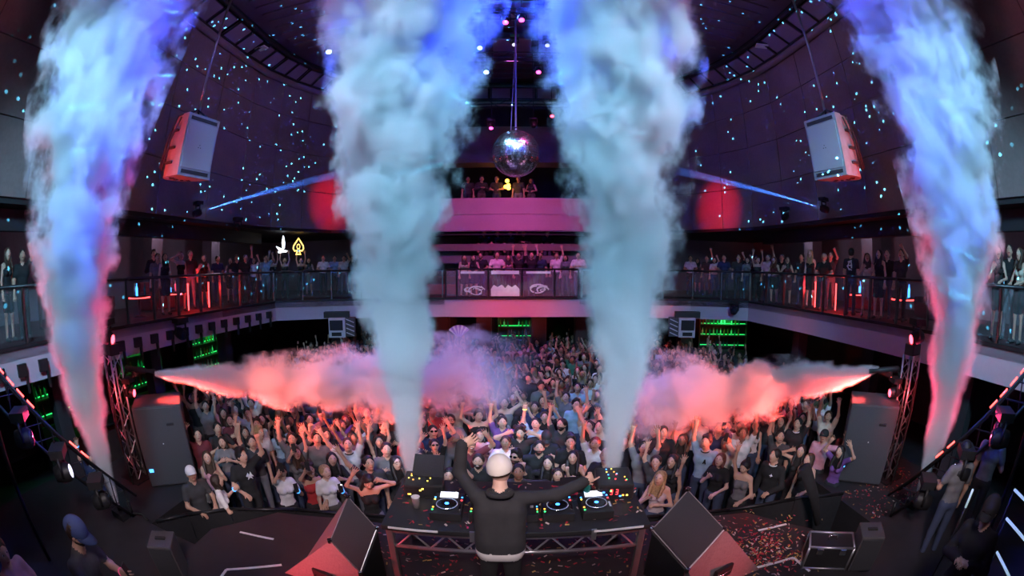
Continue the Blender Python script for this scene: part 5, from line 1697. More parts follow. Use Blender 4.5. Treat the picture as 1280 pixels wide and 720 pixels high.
f = figure('m', 1.0, 'cross', 'down', 'short', 'trousers', nod=.2, h=.017, hair='short')
p = atz(1246, 545, 2.75)
o = place(f, (p.x, p.y, 1.2), 1.8, 'grey', 'black', 4, 'dim figure standing at the right frame edge behind the truss')
f = figure('m', .98, 'down', 'cross', 'short', 'trousers', nod=.1, h=.017, hair='short')
p = atz(4, 697, 2.72)
o = place(f, (p.x, p.y, 1.2), 1.9, 'pink', 'dark brown', 2, 'person in pale clothes cut by the bottom left corner')
f = figure('m', .98, 'up', 'down', 'short', 'trousers', h=.017, hair='short')
p = atz(112, 572, 1.6)
o = place(f, (p.x, p.y, 0), 1.2, 'navy', 'black', 4, 'person in the dark raising a wrist-banded arm left of the left column foot')
wrist_band(o, f, 0)

# --- shared figures for the mass of the crowd and the galleries
POSE = {'up_up': ('up', 'up', 'arms up'), 'upout_up': ('upout', 'upbent', 'arms wide'), 'fist_down': ('fist', 'down', 'fist up'), 'down_up': ('down', 'up', 'one arm up'),
        'clap': ('clap', 'clap', 'clapping'), 'phone': ('down', 'phoneup', 'filming'), 'down': ('down', 'down', 'standing still'), 'wave': ('wave', 'down', 'waving'), 'mouth': ('mouth', 'rail', 'hand at mouth'),
        'rail': ('rail', 'rail', 'with hands forward'), 'head': ('head', 'down', 'hand on head'), 'cross': ('cross', 'cross', 'with folded arms'), 'peace': ('up', 'peace', 'gesturing')}
PROTO = {}
def proto(sex, pose, hair, sleeve, bottom='trousers', h=.02, smile=False, glasses=None):
    k = (sex, pose, hair, sleeve, bottom, h)
    if k not in PROTO:
        PROTO[k] = figure(sex, .95 if sex == 'f' else 1.01, *POSE[pose][:2], sleeve, bottom, h=h, hair=hair, smile=smile, nod=-.34, seed=len(PROTO), yaw=.15 * ((len(PROTO) % 3) - 1))
    return PROTO[k]
KINDS = [('m', 'up_up', 'short', 'short'), ('m', 'fist_down', 'quiff', 'short'), ('f', 'up_up', 'long', 'none'), ('f', 'down_up', 'long_wave', 'short'), ('m', 'down_up', 'crop', 'short'), ('m', 'clap', 'short', 'short'),
         ('f', 'phone', 'long', 'short'), ('m', 'down', 'quiff', 'short'), ('f', 'clap', 'bob', 'short'), ('m', 'upout_up', 'short', 'none'), ('f', 'wave', 'bun', 'none'), ('m', 'wave', 'curly', 'short'),
         ('f', 'upout_up', 'ponytail', 'short'), ('m', 'phone', 'short', 'long'), ('f', 'down', 'long', 'none'), ('m', 'peace', 'short', 'short'), ('f', 'head', 'long_wave', 'none'), ('m', 'rail', 'crop', 'long')]
TOPS = ['black'] * 9 + ['white', 'white', 'white', 'grey', 'grey', 'navy', 'red', 'pale blue', 'pink', 'olive', 'purple', 'cream', 'charcoal', 'charcoal', 'burgundy', 'green']
HAIRS = ['black'] * 5 + ['dark brown'] * 4 + ['brown'] * 2 + ['blonde', 'auburn']
HW = {'short': 'short-haired', 'quiff': 'quiffed', 'long': 'long-haired', 'long_wave': 'wavy-haired', 'crop': 'crop-haired', 'bob': 'bob-haired', 'bun': 'bun-haired', 'curly': 'curly-haired', 'ponytail': 'ponytailed'}
GW = {'short': 'tee', 'none': 'sleeveless top', 'long': 'long-sleeved top'}
def zone(x, y):
    if y < 7.2: r = 'near the barrier'
    elif y < 9.0: r = 'behind the jets'
    elif y < 11.5: r = 'mid-floor'
    elif y < 14.2: r = 'toward the back'
    else: r = 'under the back balcony'
    if x < -4.2: c = 'far left'
    elif x < -1.7: c = 'centre-left'
    elif x < 1.7: c = 'centre'
    elif x < 4.2: c = 'centre-right'
    else: c = 'far right'
    return c + ' ' + r
pts = []
y = 5.75
row = 0
while y < 18.6:
    step = .56 if y < 9 else .60
    half = 5.0 + max(0, min(3.0, (y - 5.6) * 1.55))
    if y > 15: half = 7.0
    x = -half + (row % 2) * step / 2
    while x < half:
        q = (x + rng.uniform(-.13, .13), y + rng.uniform(-.13, .13))
        x += step * (1.0 if y < 12 else 1.04)
        if y > 13.0 and abs(q[0]) > 8.0 - (y - 13) * .3: pass
        if any((q[0] - u) ** 2 + (q[1] - v) ** 2 < .40 ** 2 for u, v in taken): continue
        if y < 6.2 and abs(q[0]) < 2.2 and y < 5.9: continue
        if any(abs(q[0] - cx) < .52 and abs(q[1] - 17.4) < .45 for cx in (-7.6, -5.1, -2.9, -1.15, 1.1, 2.9, 5.1, 7.6)): continue
        pts.append(q)
    y += step * .93
    row += 1
pts.sort(key=lambda q: q[1])
N_IND = 172
far_hide = []
seen_lab = {}
phone_n = 0
crowd_far = []
for i, (x, y) in enumerate(pts):
    k = rng.choice(KINDS); top = rng.choice(TOPS); hc = rng.choice(HAIRS); skin = rng.choice((1, 2, 2, 3, 3, 3, 4, 4, 5, 7, 8))
    rz = face_to(x, y, 0, 2.5) + rng.uniform(-.35, .35)
    if i < N_IND:
        f = proto(*k)
        who = 'man' if k[0] == 'm' else 'woman'
        for q in range(60):
            if '%s %s in %s %s %s, %s' % (HW[k[2]], who, top, GW[k[3]], POSE[k[1]][2], zone(x, y)) not in seen_lab: break
            top = rng.choice(TOPS)
        lab = '%s %s in %s %s %s, %s' % (HW[k[2]], who, top, GW[k[3]], POSE[k[1]][2], zone(x, y))
        seen_lab[lab] = 1
        o = place(f, (x, y, 0), rz, top, hc, skin, lab, 'crowd on the dance floor')
        o.scale = (1, 1, rng.uniform(.95, 1.05))
        if k[1] == 'phone' and phone_n < 26:
            phone_n += 1
            hand_phone(o, f, 1, 'glowing phone held up by the %s %s in %s, %s' % (HW[k[2]], who, top, zone(x, y)))
    else:
        crowd_far.append((x, y, rz, k, top, hc, skin))

# the rest of the crowd, too far back to tell apart one by one
mat_far = {}
def col_mat(name, c, rough=.8):
    if name not in MATS: mat(name, c, rough)
    return name
for c in set(TOPS): col_mat('far_' + c, TOPCOL[c][:3])
for c in set(HAIRS): col_mat('farhair_' + c, HAIRCOL[c][:3], .5)
SK = [(0.66, 0.42, 0.32), (0.58, 0.35, 0.25), (0.42, 0.23, 0.15), (0.2, 0.1, 0.06)]
for j, c in enumerate(SK): col_mat('farskin_%d' % j, c, .5)
FARP = {}
def far_fig(k):
    if k not in FARP:
        g = figure(k[0], .95 if k[0] == 'f' else 1.01, *POSE[k[1]][:2], k[3], 'trousers', h=.046, hair=k[2], fingers=False, low=True)
        FARP[k] = g
    return FARP[k]
big = MB()
for (x, y, rz, k, top, hc, skin) in crowd_far:
    g = far_fig(k)
    ma = Matrix.Translation((x, y, 0)) @ Matrix.Rotation(rz, 4, 'Z')
    for me, hairp in ((g['body'], False), (g['hair'], True)):
        n_ = len(me.vertices)
        co = np.empty(n_ * 3, np.float32); me.vertices.foreach_get('co', co)
        co = co.reshape(-1, 3) @ np.array(ma.to_3x3()).T + np.array(ma.translation)
        b0 = len(big.v)
        big.v += [tuple(v) for v in co.tolist()]
        names = [m.name for m in me.materials]
        for p in me.polygons:
            nm_ = names[p.material_index]
            if hairp: nm_ = 'farhair_' + hc
            elif nm_ == 'top': nm_ = 'far_' + top
            elif nm_ == 'skin': nm_ = 'farskin_%d' % min(3, skin // 2)
            elif nm_ == 'trousers': nm_ = 'black_matte'
            if nm_ not in big.mats: big.mats.append(nm_)
            big.f.append(tuple(b0 + v for v in p.vertices)); big.m.append(big.mats.index(nm_)); big.smooth.append(True)
if crowd_far:
    tag(big.obj('crowd'), 'packed far rows of the crowd under the back balcony', 'crowd', None, 'stuff')

# --- galleries
GK = [('f', 'down', 'long', 'none', 'dress'), ('m', 'down', 'short', 'short', 'trousers'), ('f', 'mouth', 'long_wave', 'none', 'dress'), ('m', 'cross', 'quiff', 'long', 'trousers'), ('f', 'rail', 'long', 'none', 'skirt'),
      ('m', 'rail', 'short', 'short', 'trousers'), ('f', 'head', 'bun', 'none', 'dress'), ('m', 'down_up', 'crop', 'short', 'trousers'), ('f', 'phone', 'bob', 'short', 'trousers'), ('m', 'phone', 'short', 'short', 'trousers'), ('f', 'up_up', 'ponytail', 'none', 'trousers')]
def gallery(px, py, x, k, top, hc, skin, lab, y=None, fz=3.5, group='people on the galleries', look=None, scale=None):
    p = aty(px, py, y) if y else atx(px, py, x)
    f = proto(*k)
    hgt = (p.z - fz) / (1.622 * f['s'])
    tx, ty = look or (0, 3.4)
    o = place(f, (p.x, p.y, fz), face_to(p.x, p.y, tx, ty) + rng.uniform(-.3, .3), top, hc, skin, lab, group)
    zs = max(.93, min(1.06, hgt))
    o.scale = (1, 1, zs)
    return o, f
LW = [(9, 318, -9.3, 0, 'black', 'brown', 2, 'woman in a short black dress at the left frame edge'),
      (28, 320, -9.2, 9, 'black', 'black', 4, 'man in a black tee filming beside the woman in the short black dress'),
      (197, 322, -9.6, 1, 'grey', 'black', 3, 'man in grey right beside the left outer smoke column on the gallery'),
      (192, 318, -10.6, 3, 'black', 'black', 3, 'man in black with folded arms behind the left gallery rail'),
      (206, 322, -9.2, 0, 'black', 'black', 2, 'woman in black with long hair standing at the left rail'),
      (226, 320, -9.3, 6, 'black', 'dark brown', 1, 'woman in a black dress with an arm over her head on the left gallery'),
      (238, 318, -9.7, 1, 'black', 'black', 3, 'man in black behind the woman with an arm over her head'),
      (255, 323, -9.4, 2, 'black', 'brown', 2, 'woman in black with a hand at her mouth on the left gallery'),
      (288, 327, -9.8, 4, 'charcoal', 'brown', 2, 'woman in charcoal behind the red-lit rail'),
      (307, 327, -9.0, 7, 'black', 'black', 3, 'man in a black tee at the rail left of the lit bird sign'),
      (317, 330, -9.0, 8, 'white', 'dark brown', 1, 'woman in white filming left of the lit bird sign'),
      (332, 328, -9.0, 9, 'pale blue', 'black', 3, 'man in pale blue filming at the left rail'),
      (341, 331, -8.9, 10, 'black', 'black', 3, 'woman in black with arms up just left of the signs'),
      (356, 329, -8.7, 10, 'charcoal', 'dark brown', 3, 'person in charcoal holding up the lit bird sign'),
      (376, 329, -8.5, 10, 'black', 'black', 3, 'person in black holding up the lit spade sign'),
      (386, 330, -8.4, 2, 'grey', 'black', 2, 'woman in grey right of the lit spade sign'),
      (404, 334, -7.9, 5, 'white', 'black', 3, 'man in a white shirt leaning on the rail right of the signs'),
      (418, 332, -7.6, 5, 'pale blue', 'black', 3, 'man in pale blue on the rail second right of the signs'),
      (430, 331, -7.2, 9, 'white', 'black', 3, 'man in white filming near the left rear corner'),
      (440, 330, -7.0, 7, 'charcoal', 'black', 4, 'man in charcoal beside the left middle smoke column on the gallery'),
      (296, 329, -9.4, 5, 'black', 'black', 4, 'man in black leaning over the red-lit rail'), (272, 326, -10.2, 1, 'navy', 'black', 4, 'man in navy by the gallery column on the left'),
      (52, 326, -10.4, 3, 'charcoal', 'black', 4, 'dim man with folded arms behind the left outer smoke column')]
for (px, py, x, k, top, hc, skin, lab) in LW:
    gallery(px, py, x, GK[k], top, hc, skin, lab)
RW = [(863, 329, 7.5, 5, 'white', 'black', 3, 'man in a white shirt and cap at the rail right of the right middle column'), (884, 325, 8.0, 7, 'charcoal', 'black', 3, 'person raising an arm above the right rear rail'),
      (893, 327, 8.0, 8, 'white', 'brown', 2, 'woman in white filming at the right rear rail'), (905, 331, 8.0, 5, 'navy', 'black', 4, 'man in navy at the right rear corner rail'), (923, 330, 8.4, 9, 'charcoal', 'black', 3, 'man in charcoal filming with a lit phone on the right gallery'),
      (934, 330, 8.5, 8, 'grey', 'black', 3, 'woman in grey filming on the right gallery'), (947, 327, 8.6, 10, 'charcoal', 'dark brown', 3, 'woman in charcoal with arms up on the right gallery'), (960, 324, 8.6, 7, 'pink', 'black', 3, 'person in pink with one arm straight up on the right gallery'),
      (968, 327, 8.7, 4, 'burgundy', 'auburn', 2, 'auburn-haired woman in burgundy at the red-lit right rail'), (977, 328, 9.0, 5, 'black', 'black', 3, 'man in black at the red-lit right rail'), (984, 327, 8.8, 2, 'burgundy', 'dark brown', 3, 'woman in burgundy leaning on the red-lit right rail'),
      (1002, 322, 9.3, 1, 'charcoal', 'black', 4, 'man in charcoal beside the bare-shouldered woman'), (1013, 316, 9.0, 0, 'black', 'blonde', 1, 'bare-shouldered blonde woman in a black strapless top on the right gallery'), (1030, 326, 9.0, 5, 'black', 'grey', 3, 'man in black bending over the right rail'),
      (1038, 320, 9.5, 9, 'charcoal', 'black', 3, 'man filming behind the man bending over the right rail'), (1084, 322, 9.0, 2, 'cream', 'brown', 2, 'long-haired woman in a cream dress on the right gallery'), (1099, 318, 9.0, 0, 'black', 'black', 1, 'black-haired woman in a black dress right of the cream dress'),
      (1109, 318, 9.4, 1, 'black', 'black', 4, 'man in black beside the right outer smoke column'), (1127, 318, 9.2, 9, 'charcoal', 'black', 3, 'man in charcoal filming at the edge of the right outer smoke'),
      (1248, 312, 9.1, 2, 'black', 'dark brown', 1, 'woman in a black dress drinking near the right frame edge'), (1262, 314, 9.3, 1, 'black', 'black', 3, 'man in black facing the woman in the black dress'), (1275, 318, 9.0, 4, 'cream', 'brown', 2, 'woman in cream cut by the right frame edge'),
      (945, 329, 9.6, 3, 'black', 'black', 4, 'dim man with folded arms behind the right gallery crowd'), (872, 330, 8.2, 2, 'grey', 'black', 3, 'woman in grey near the right rear corner of the gallery')]
for (px, py, x, k, top, hc, skin, lab) in RW:
    gallery(px, py, x, GK[k], top, hc, skin, lab)
# man seen from behind with a white print on his back
f = proto('m', 'down', 'short', 'short', 'trousers', .02)
p = atx(1064, 316, 8.85)
o = place(f, (p.x, p.y, 3.5), face_to(p.x, p.y) + PI * .95, 'black', 'black', 3, 'man in black seen from behind with a white print on his back', 'people on the galleries')
m = mb('print_white')
for (cx, cz, w, h, r) in ((-.05, 1.33, .035, .2, .1), (.0, 1.41, .13, .03, .3), (.04, 1.34, .03, .16, -.5), (.0, 1.3, .15, .028, .1), (.05, 1.24, .03, .14, .6), (-.02, 1.2, .1, .025, -.4), (-.03, 1.38, .025, .1, .7)):
    m.box((cx, .118, cz), (w, .02, h), M=Matrix.Rotation(r, 3, 'Y'))
m.obj('print', o)
# centre balcony
CW = [(580, 329, ('f', 'down', 'long', 'none', 'skirt'), 'cream', 'brown', 2, 'woman in a cream top at the left of the centre balcony'), (592, 334, ('f', 'rail', 'long', 'none', 'skirt'), 'charcoal', 'black', 2, 'short dark woman next to the cream top on the centre balcony'),
      (601, 323, ('m', 'rail', 'short', 'short', 'trousers'), 'black', 'black', 4, 'man in a black tee on the centre balcony'), (621, 325, ('m', 'rail', 'curly', 'short', 'trousers'), 'white', 'black', 3, 'man in a white tee at the centre balcony rail'),
      (635, 326, ('f', 'wave', 'long_wave', 'none', 'trousers'), 'pink', 'dark brown', 2, 'woman in pink on the centre balcony'), (649, 322, ('m', 'up_up', 'crop', 'short', 'trousers'), 'black', 'black', 3, 'man in black with both arms up, left of the two'),
      (665, 321, ('m', 'up_up', 'short', 'short', 'trousers'), 'black', 'brown', 2, 'man in black with both arms up, right of the two'), (675, 322, ('m', 'down', 'short', 'short', 'trousers'), 'navy', 'black', 4, 'man in navy behind the two men with arms up'),
      (696, 320, ('m', 'down_up', 'quiff', 'short', 'trousers'), 'white', 'dark brown', 2, 'man in a white tee with one arm up on the centre balcony'), (723, 322, ('m', 'cross', 'short', 'short', 'trousers'), 'white', 'black', 2, 'man in a white tee at the right end of the centre balcony'),
      (707, 323, ('f', 'down', 'bob', 'short', 'trousers'), 'grey', 'black', 2, 'woman in grey behind the white tees on the centre balcony')]
for i, (px, py, k, top, hc, skin, lab) in enumerate(CW):
    gallery(px, py, None, k, top, hc, skin, lab, y=15.55 + .25 * (i % 3), group='people on the centre balcony')
for (px, lab, k) in ((605, 'dark figure in the upper box, left one', 1), (622, 'dark figure in the upper box, second from left', 5), (638, 'dark figure filming in the upper box', 9), (684, 'dark figure in the upper box before the red glow', 1), (655, 'dark figure bending in the upper box', 3)):
    gallery(px, 293, None, GK[k], 'black', 'black', 4, lab, y=17.1, fz=4.45, group='people in the upper box')
for (px, lab, k) in ((585, 'dim figure on the top gallery, leftmost', 1), (602, 'dim figure on the top gallery, second from left', 3), (621, 'dim figure on the top gallery left of the orange lamp', 5), (648, 'dim figure on the top gallery right of the orange lamp', 1), (664, 'dim figure on the top gallery, rightmost', 4)):
    gallery(px, 233, None, GK[k], 'charcoal', 'black', 4, lab, y=17.3, fz=6.7, group='people on the top gallery')

# ------------------------------------------------------------------ gallery props, bars, signs
# centre balcony: framed glass with white artwork
mat('art_white', (.6, .66, .68), .4, emit=.12, ecol=(.75, .95, 1.0))
mat('clear_glass', (.7, .8, .85), .05, alpha=.12, var=0)
t = thing('glass_balustrade', 'centre balcony front of framed glass with white artwork', 'railing', (0, 14.97, 3.53))
xs = [-2.35, -1.95, -.83, .35, 1.5, 2.35]
for i, x in enumerate(xs):
    mb('rail_metal').box((x, 0, .5), (.06, .08, 1.0)).obj('post', t)
    if i < len(xs) - 1:
        w = xs[i + 1] - x
        g = mb('clear_glass').box((x + w / 2, 0, .5), (w - .07, .015, .9)).obj('glass_panel', t)
        cx = x + w / 2
        if i == 2:
            m = mb('art_white')
            pl = [(-.5, .05), (.5, .05), (.5, .3), (.36, .45), (.24, .36), (.1, .45), (0, .33), (-.12, .46), (-.28, .36), (-.4, .45), (-.5, .3)]
            n_ = len(pl)
            m.add([(cx + a, -.012, b) for a, b in pl] + [(cx, -.012, .2)], [(k, (k + 1) % n_, n_) for k in range(n_)])
            m.obj('artwork', g)
            mb('art_white').box((cx, -.012, .88), (.98, .006, .12)).obj('title_strip', g)
        elif i in (1, 3):
            m = mb('art_white')
            r = random.Random(i)
            for k in range(7):
                a0 = r.uniform(0, 6.28); rr = r.uniform(.1, .3)
                c = (cx + r.uniform(-.25, .25), .26 + r.uniform(-.05, .08))
                m.tube([(c[0] + rr * math.cos(a0 + q * .35), -.014, c[1] + .55 * rr * math.sin(a0 + q * .35)) for q in range(9)], r.uniform(.012, .035), 5)
            q = m.obj('artwork', g); q['kind'] = 'stuff'
            mb('art_white').box((cx, -.012, .88), (w * .75, .006, .08)).obj('title_strip', g)
MB().use('rail_metal').tube([(-2.35, 0, 1.0), (2.35, 0, 1.0)], .03, 8).obj('top_rail', t)

# sofas and low tables on the galleries
mat('sofa_red', (.20, .03, .035), .7, bump=.2, scale=30)
mat('sofa_dark', (.03, .02, .03), .8, bump=.2, scale=30)
def sofa(loc, rz, lab, m='sofa_dark'):
    t = thing('lounge_sofa', lab, 'sofa', loc, rz, 'gallery sofas')
    mb(m).bevel_box((0, 0, .22), (1.6, .75, .40), .05).obj('seat', t)
    mb(m).bevel_box((0, .32, .58), (1.6, .18, .55), .05).obj('backrest', t)
    for x in (-.75, .75):
        mb(m).bevel_box((x, 0, .42), (.16, .75, .3), .05).obj('armrest', t)
        for y in (-.3, .3):
            mb('black_metal').box((x * .95, y, .02), (.05, .05, .05)).obj('leg', t)
sofa((-10.9, 9.6, 3.5), PI / 2, 'dark sofa behind the red-lit rail on the left gallery', 'sofa_red')
sofa((-10.9, 6.4, 3.5), PI / 2, 'dark sofa behind the women in black on the left gallery')
sofa((10.9, 9.4, 3.5), -PI / 2, 'dark sofa behind the red-lit rail on the right gallery', 'sofa_red')
sofa((10.9, 6.2, 3.5), -PI / 2, 'dark sofa behind the cream dress on the right gallery')
sofa((-2.9, 16.9, 3.5), 0, 'dark sofa beside the centre balcony on the left', 'sofa_red')
sofa((3.1, 16.9, 3.5), 0, 'dark sofa beside the centre balcony on the right', 'sofa_red')
mat('neon_red', (1, .1, .1), .3, emit=6, ecol=(1, .05, .05))
def bottle_table(loc, lab, n_, r):
    t = thing('side_table', lab, 'table', loc, 0, 'gallery tables')
    MB().use('black_metal').lathe([(.22, 0), (.22, .02), (.04, .05), (.04, .52)], n=14).obj('pedestal', t)
    MB().use('black_metal').lathe([(.34, .52), (.35, .54), (.34, .56)], n=20).obj('tabletop', t)
    MB().use('neon_red').tube([(.35 * math.cos(k * PI / 10), .35 * math.sin(k * PI / 10), .50) for k in range(20)], .014, 5, closed=True).obj('edge_light', t)
    for k in range(n_):
        a = 2 * PI * k / n_ + r
        b = MB().use(('bottle_green', 'white_plastic', 'led_blue')[k % 3]).lathe([(.035, 0), (.037, .2), (.014, .26), (.013, .32)], n=10).obj('bottle', None, (loc[0] + .2 * math.cos(a), loc[1] + .2 * math.sin(a), loc[2] + .56))
        tag(b, '%s bottle on the %s' % (('green', 'white', 'blue')[k % 3], lab), 'bottle', 'bottles on the gallery tables')
bottle_table((-9.7, 9.2, 3.5), 'red-rimmed table behind the left rail', 3, .3)
bottle_table((-9.7, 7.6, 3.5), 'red-rimmed table nearer the left outer column', 3, 1.1)
bottle_table((9.7, 8.9, 3.5), 'red-rimmed table behind the right rail', 3, .6)
bottle_table((9.7, 6.9, 3.5), 'red-rimmed table behind the man with the back print', 3, 1.4)
point((-9.3, 9.4, 4.1), 28, (1, .03, .03), .1)
point((9.3, 9.1, 4.1), 28, (1, .03, .03), .1)
# red lamp posts inside the rails
for sx, w in ((-1, 'left'), (1, 'right')):
    for k, y in enumerate((9.1, 9.7, 10.1)):
        o = MB().use('neon_red').tube([(0, 0, 0), (0, 0, .75)], .02, 6).obj('red_light_tube', None, (sx * 9.0, y, 3.55))
        tag(o, 'upright red light tube behind the %s rail, %s' % (w, ('nearest', 'middle', 'farthest')[k]), 'light tube', 'red light tubes')

# lit signs held up on the left gallery
mat('sign_white', (.9, .95, 1), .3, emit=3.2, ecol=(.8, .88, 1.0))
mat('sign_gold', (1, .8, .25), .3, emit=3.2, ecol=(1, .6, .12))
def flat(m, polys, th=.03):
    for pl in polys:
        n_ = len(pl)
        cx, cz = sum(p[0] for p in pl) / n_, sum(p[1] for p in pl) / n_
        m.add([(a, -th, b) for a, b in pl] + [(cx, -th, cz)] + [(a, th, b) for a, b in pl] + [(cx, th, cz)],
              [(k, (k + 1) % n_, n_) for k in range(n_)] + [(n_ + 1 + (k + 1) % n_, n_ + 1 + k, 2 * n_ + 1) for k in range(n_)] + [(k, n_ + 1 + k, n_ + 1 + (k + 1) % n_, (k + 1) % n_) for k in range(n_)])
    return m
pb = atx(354, 307, -8.7)
t = thing('light_sign', 'glowing white bird-shaped sign held above the left gallery', 'sign', pb, face_to(pb.x, pb.y), 'lit signs')
flat(mb('sign_white'), [[(-.02, -.16), (.06, -.1), (.07, .1), (.02, .36), (-.02, .38), (-.06, .1)], [(-.3, -.02), (-.1, -.1), (.02, -.16), (.18, -.2), (.12, -.26), (-.05, -.26), (-.16, -.2)], [(-.28, -.22), (-.12, -.2), (.0, -.24), (-.1, -.28), (-.26, -.28)]]).obj('lit_panel', t)
MB().use('black_metal').tube([(0, .05, -.26), (0, .05, -.5)], .015, 6).obj('handle', t)
ps = atx(373, 309, -8.5)
t = thing('light_sign', 'glowing gold spade-shaped sign held above the left gallery', 'sign', ps, face_to(ps.x, ps.y), 'lit signs')
sp = []
for k in range(24):
    a = k / 24
    sp.append(None)
outl = [(0, .36), (.09, .22), (.2, .06), (.22, -.06), (.16, -.15), (.06, -.13), (.05, -.2), (.11, -.28), (-.11, -.28), (-.05, -.2), (-.06, -.13), (-.16, -.15), (-.22, -.06), (-.2, .06), (-.09, .22)]
MB().use('sign_gold').tube([(a, 0, b) for a, b in outl], .028, 6, closed=True).obj('outline', t)
MB().use('sign_gold').tube([(.06 * math.cos(k * PI / 8), 0, .02 + .1 * math.sin(k * PI / 8)) for k in range(16)], .02, 6, closed=True).obj('inner_ring', t)
flat(mb('black'), [outl], .012).obj('back_plate', t)
MB().use('black_metal').tube([(0, .05, -.28), (0, .05, -.5)], .015, 6).obj('handle', t)

# brackets along the left fascia
bk_p = mb('black').box((.0, 0, 0), (.10, .24, .22)).mesh('head')
bk_s = mb('black').box((.0, .095, -.2), (.06, .06, .44)).mesh('stem')
ORD = 'first second third fourth fifth sixth seventh eighth ninth tenth eleventh twelfth thirteenth fourteenth fifteenth sixteenth seventeenth eighteenth nineteenth twentieth twenty-first twenty-second'.split()
for k in range(22):
    y = -.2 + k * .60
    if abs(y - 7.9) < .3: continue
    x = np.interp(y, [-4, 2.0, 6.2, 10.0, 12.9], [-8.35, -8.35, -8.42, -8.35, -8.15]) - .02
    t = thing('fascia_lamp', ORD[k] + ' small black bracket lamp from the stage on the left fascia', 'lamp', (x + .06, y, 3.10), 0, 'bracket lamps on the left fascia')
    link('head', bk_p, t); link('stem', bk_s, t)
moving_head((-8.2, 7.9, 3.1), (0, 7, 1), 'black moving head bolted to the left fascia among the bracket lamps', 'lens_dark', 1.3)
moving_head((7.55, 12.9, 3.2), (0, 7, 1), 'black moving head bolted to the right fascia corner', 'lens_dark', 1.1)

# delay loudspeakers under the rear corners
mat('spk_white', (.55, .5, .56), .5)
for sx, w in ((-1, 'left'), (1, 'right')):
    c = Vector((sx * 6.0, 13.62, 2.62))
    t = thing('delay_loudspeaker', 'white-framed loudspeaker under the %s rear corner of the gallery' % w, 'loudspeaker', c, math.atan2(-sx * 6.1, 14.05) * -1 * 1.0, 'delay loudspeakers')
    t.rotation_euler.z = sx * -.3
    mb('spk_white').bevel_box((sx * -.02, -.2, 0), (.58, .5, .66), .02).obj('cabinet', t)
    mb('black_matte').box((0, -.46, .09), (.46, .03, .34)).obj('horn_mouth', t)
    mb('black_matte').box((0, -.46, -.21), (.34, .03, .12)).obj('port', t)
    mb('spk_dark').bevel_box((-sx * .48, -.15, 0), (.34, .5, .62), .02).obj('side_cabinet', t)
    for k in range(4):
        mb('spk_white').box((-sx * .48, -.41, -.22 + .15 * k), (.3, .02, .03), M=Matrix.Rotation(.4, 3, 'Y')).obj('louvre', t)
    mb('black').box((0, -.15, .42), (.9, .3, .2)).obj('bracket', t)
    mb('black').box((0, .25, .28), (.1, .8, .06)).obj('bracket_arm', t)

# bars under the galleries: green-lit shelves and bottles
mat('bar_wood', (.05, .03, .025), .5)
mat('shelf_glow', (.1, .9, .25), .4, emit=1.6, ecol=(.03, 1, .2))
mat('bottle_amber', (.25, .10, .03), .12)
mat('bottle_clear', (.5, .6, .55), .1)
bot_me = [MB().use(m).lathe([(.035 * k, 0), (.038 * k, .02), (.038 * k, .19), (.014, .25), (.013, .32)], n=8).mesh('bottle') for m, k in (('bottle_green', 1), ('bottle_amber', 1.1), ('bottle_clear', .95), ('bottle_green', 1.2))]
BC = ('green', 'amber', 'clear', 'wide green')
def bar(loc, rz, w, lab, short, nsh=3, glow=40):
    t = thing('bar_shelf', lab, 'bar shelf', loc, rz, 'bar shelves')
    mb('bar_wood').box((0, .16, .95), (w, .04, 1.5)).obj('back_board', t)
    mb('bar_wood').bevel_box((0, 0, (.2 - loc[2]) / 2), (w, .36, .2 + loc[2]), .01).obj('base_cabinet', t)
    R_ = Matrix.Rotation(rz, 4, 'Z')
    for k in range(nsh):
        z = .35 + k * .48
        s_ = mb('bar_wood').box((0, 0, z), (w, .3, .03)).obj('shelf', t)
        mb('shelf_glow').box((0, .13, z + .03), (w * .96, .015, .02)).obj('light_strip', s_)
        nb = int(w / .17)
        for j in range(nb):
            if rng.random() < .15: continue
            q = rng.randrange(4)
            p = Vector(loc) + R_ @ Vector((-w / 2 + .12 + j * .17, -.02 + rng.uniform(-.03, .03), z + .015))
            b = link('bottle', bot_me[q], None, p)
            tag(b, '%s bottle on the %s shelf of the %s' % (BC[q], ('bottom', 'middle', 'top')[k], short), 'bottle', 'bottles of the ' + short)
    for x in (-w / 2, w / 2):
        mb('bar_wood').box((x, 0, .95), (.05, .32, 1.5)).obj('side', t)
    q = Vector(loc) + R_ @ Vector((0, -.45, 1.75))
    spot(q, Vector(loc) + R_ @ Vector((0, .1, .8)), glow, (.03, 1.0, .16), 130, .05, .5, 'bar_lamp')
def bar_counter(loc, rz, w, lab):
    t = thing('bar_counter', lab, 'bar', loc, rz, 'bar counters')
    mb('bar_wood').bevel_box((0, 0, .52), (w, .5, 1.04), .02).obj('front', t)
    mb('black_metal').bevel_box((0, -.05, 1.07), (w + .1, .7, .06), .02).obj('worktop', t)
bar((-11.0, 12.0, .75), PI / 2, 2.0, 'green-lit back bar under the left gallery, farther one', 'farther left bar')
bar((-11.0, 8.3, .95), PI / 2, 2.0, 'green-lit back bar under the left gallery, behind the left tower', 'left bar behind the tower')
bar((-11.0, 4.6, 1.0), PI / 2, 1.4, 'green-lit back bar under the left gallery, nearest the stage', 'left bar nearest the stage')
bar((9.3, 16.8, .85), -.35, 2.2, 'green-lit back bar under the right rear corner', 'right rear bar', 3, 70)
bar_counter((-10.0, 8.5, 0), PI / 2, 9.0, 'dark bar counter under the left gallery')
bar((0.15, 19.6, 1.0), 0, 1.6, 'green-lit back bar under the centre balcony', 'centre bar', 3, 60)
mat('exit_green', (.1, .8, .2), .4, emit=2.0, ecol=(.1, 1, .2))
p = atx(279, 431, -10.6)
t = thing('green_sign', 'small green-lit sign panel under the left gallery', 'sign', p, PI / 2)
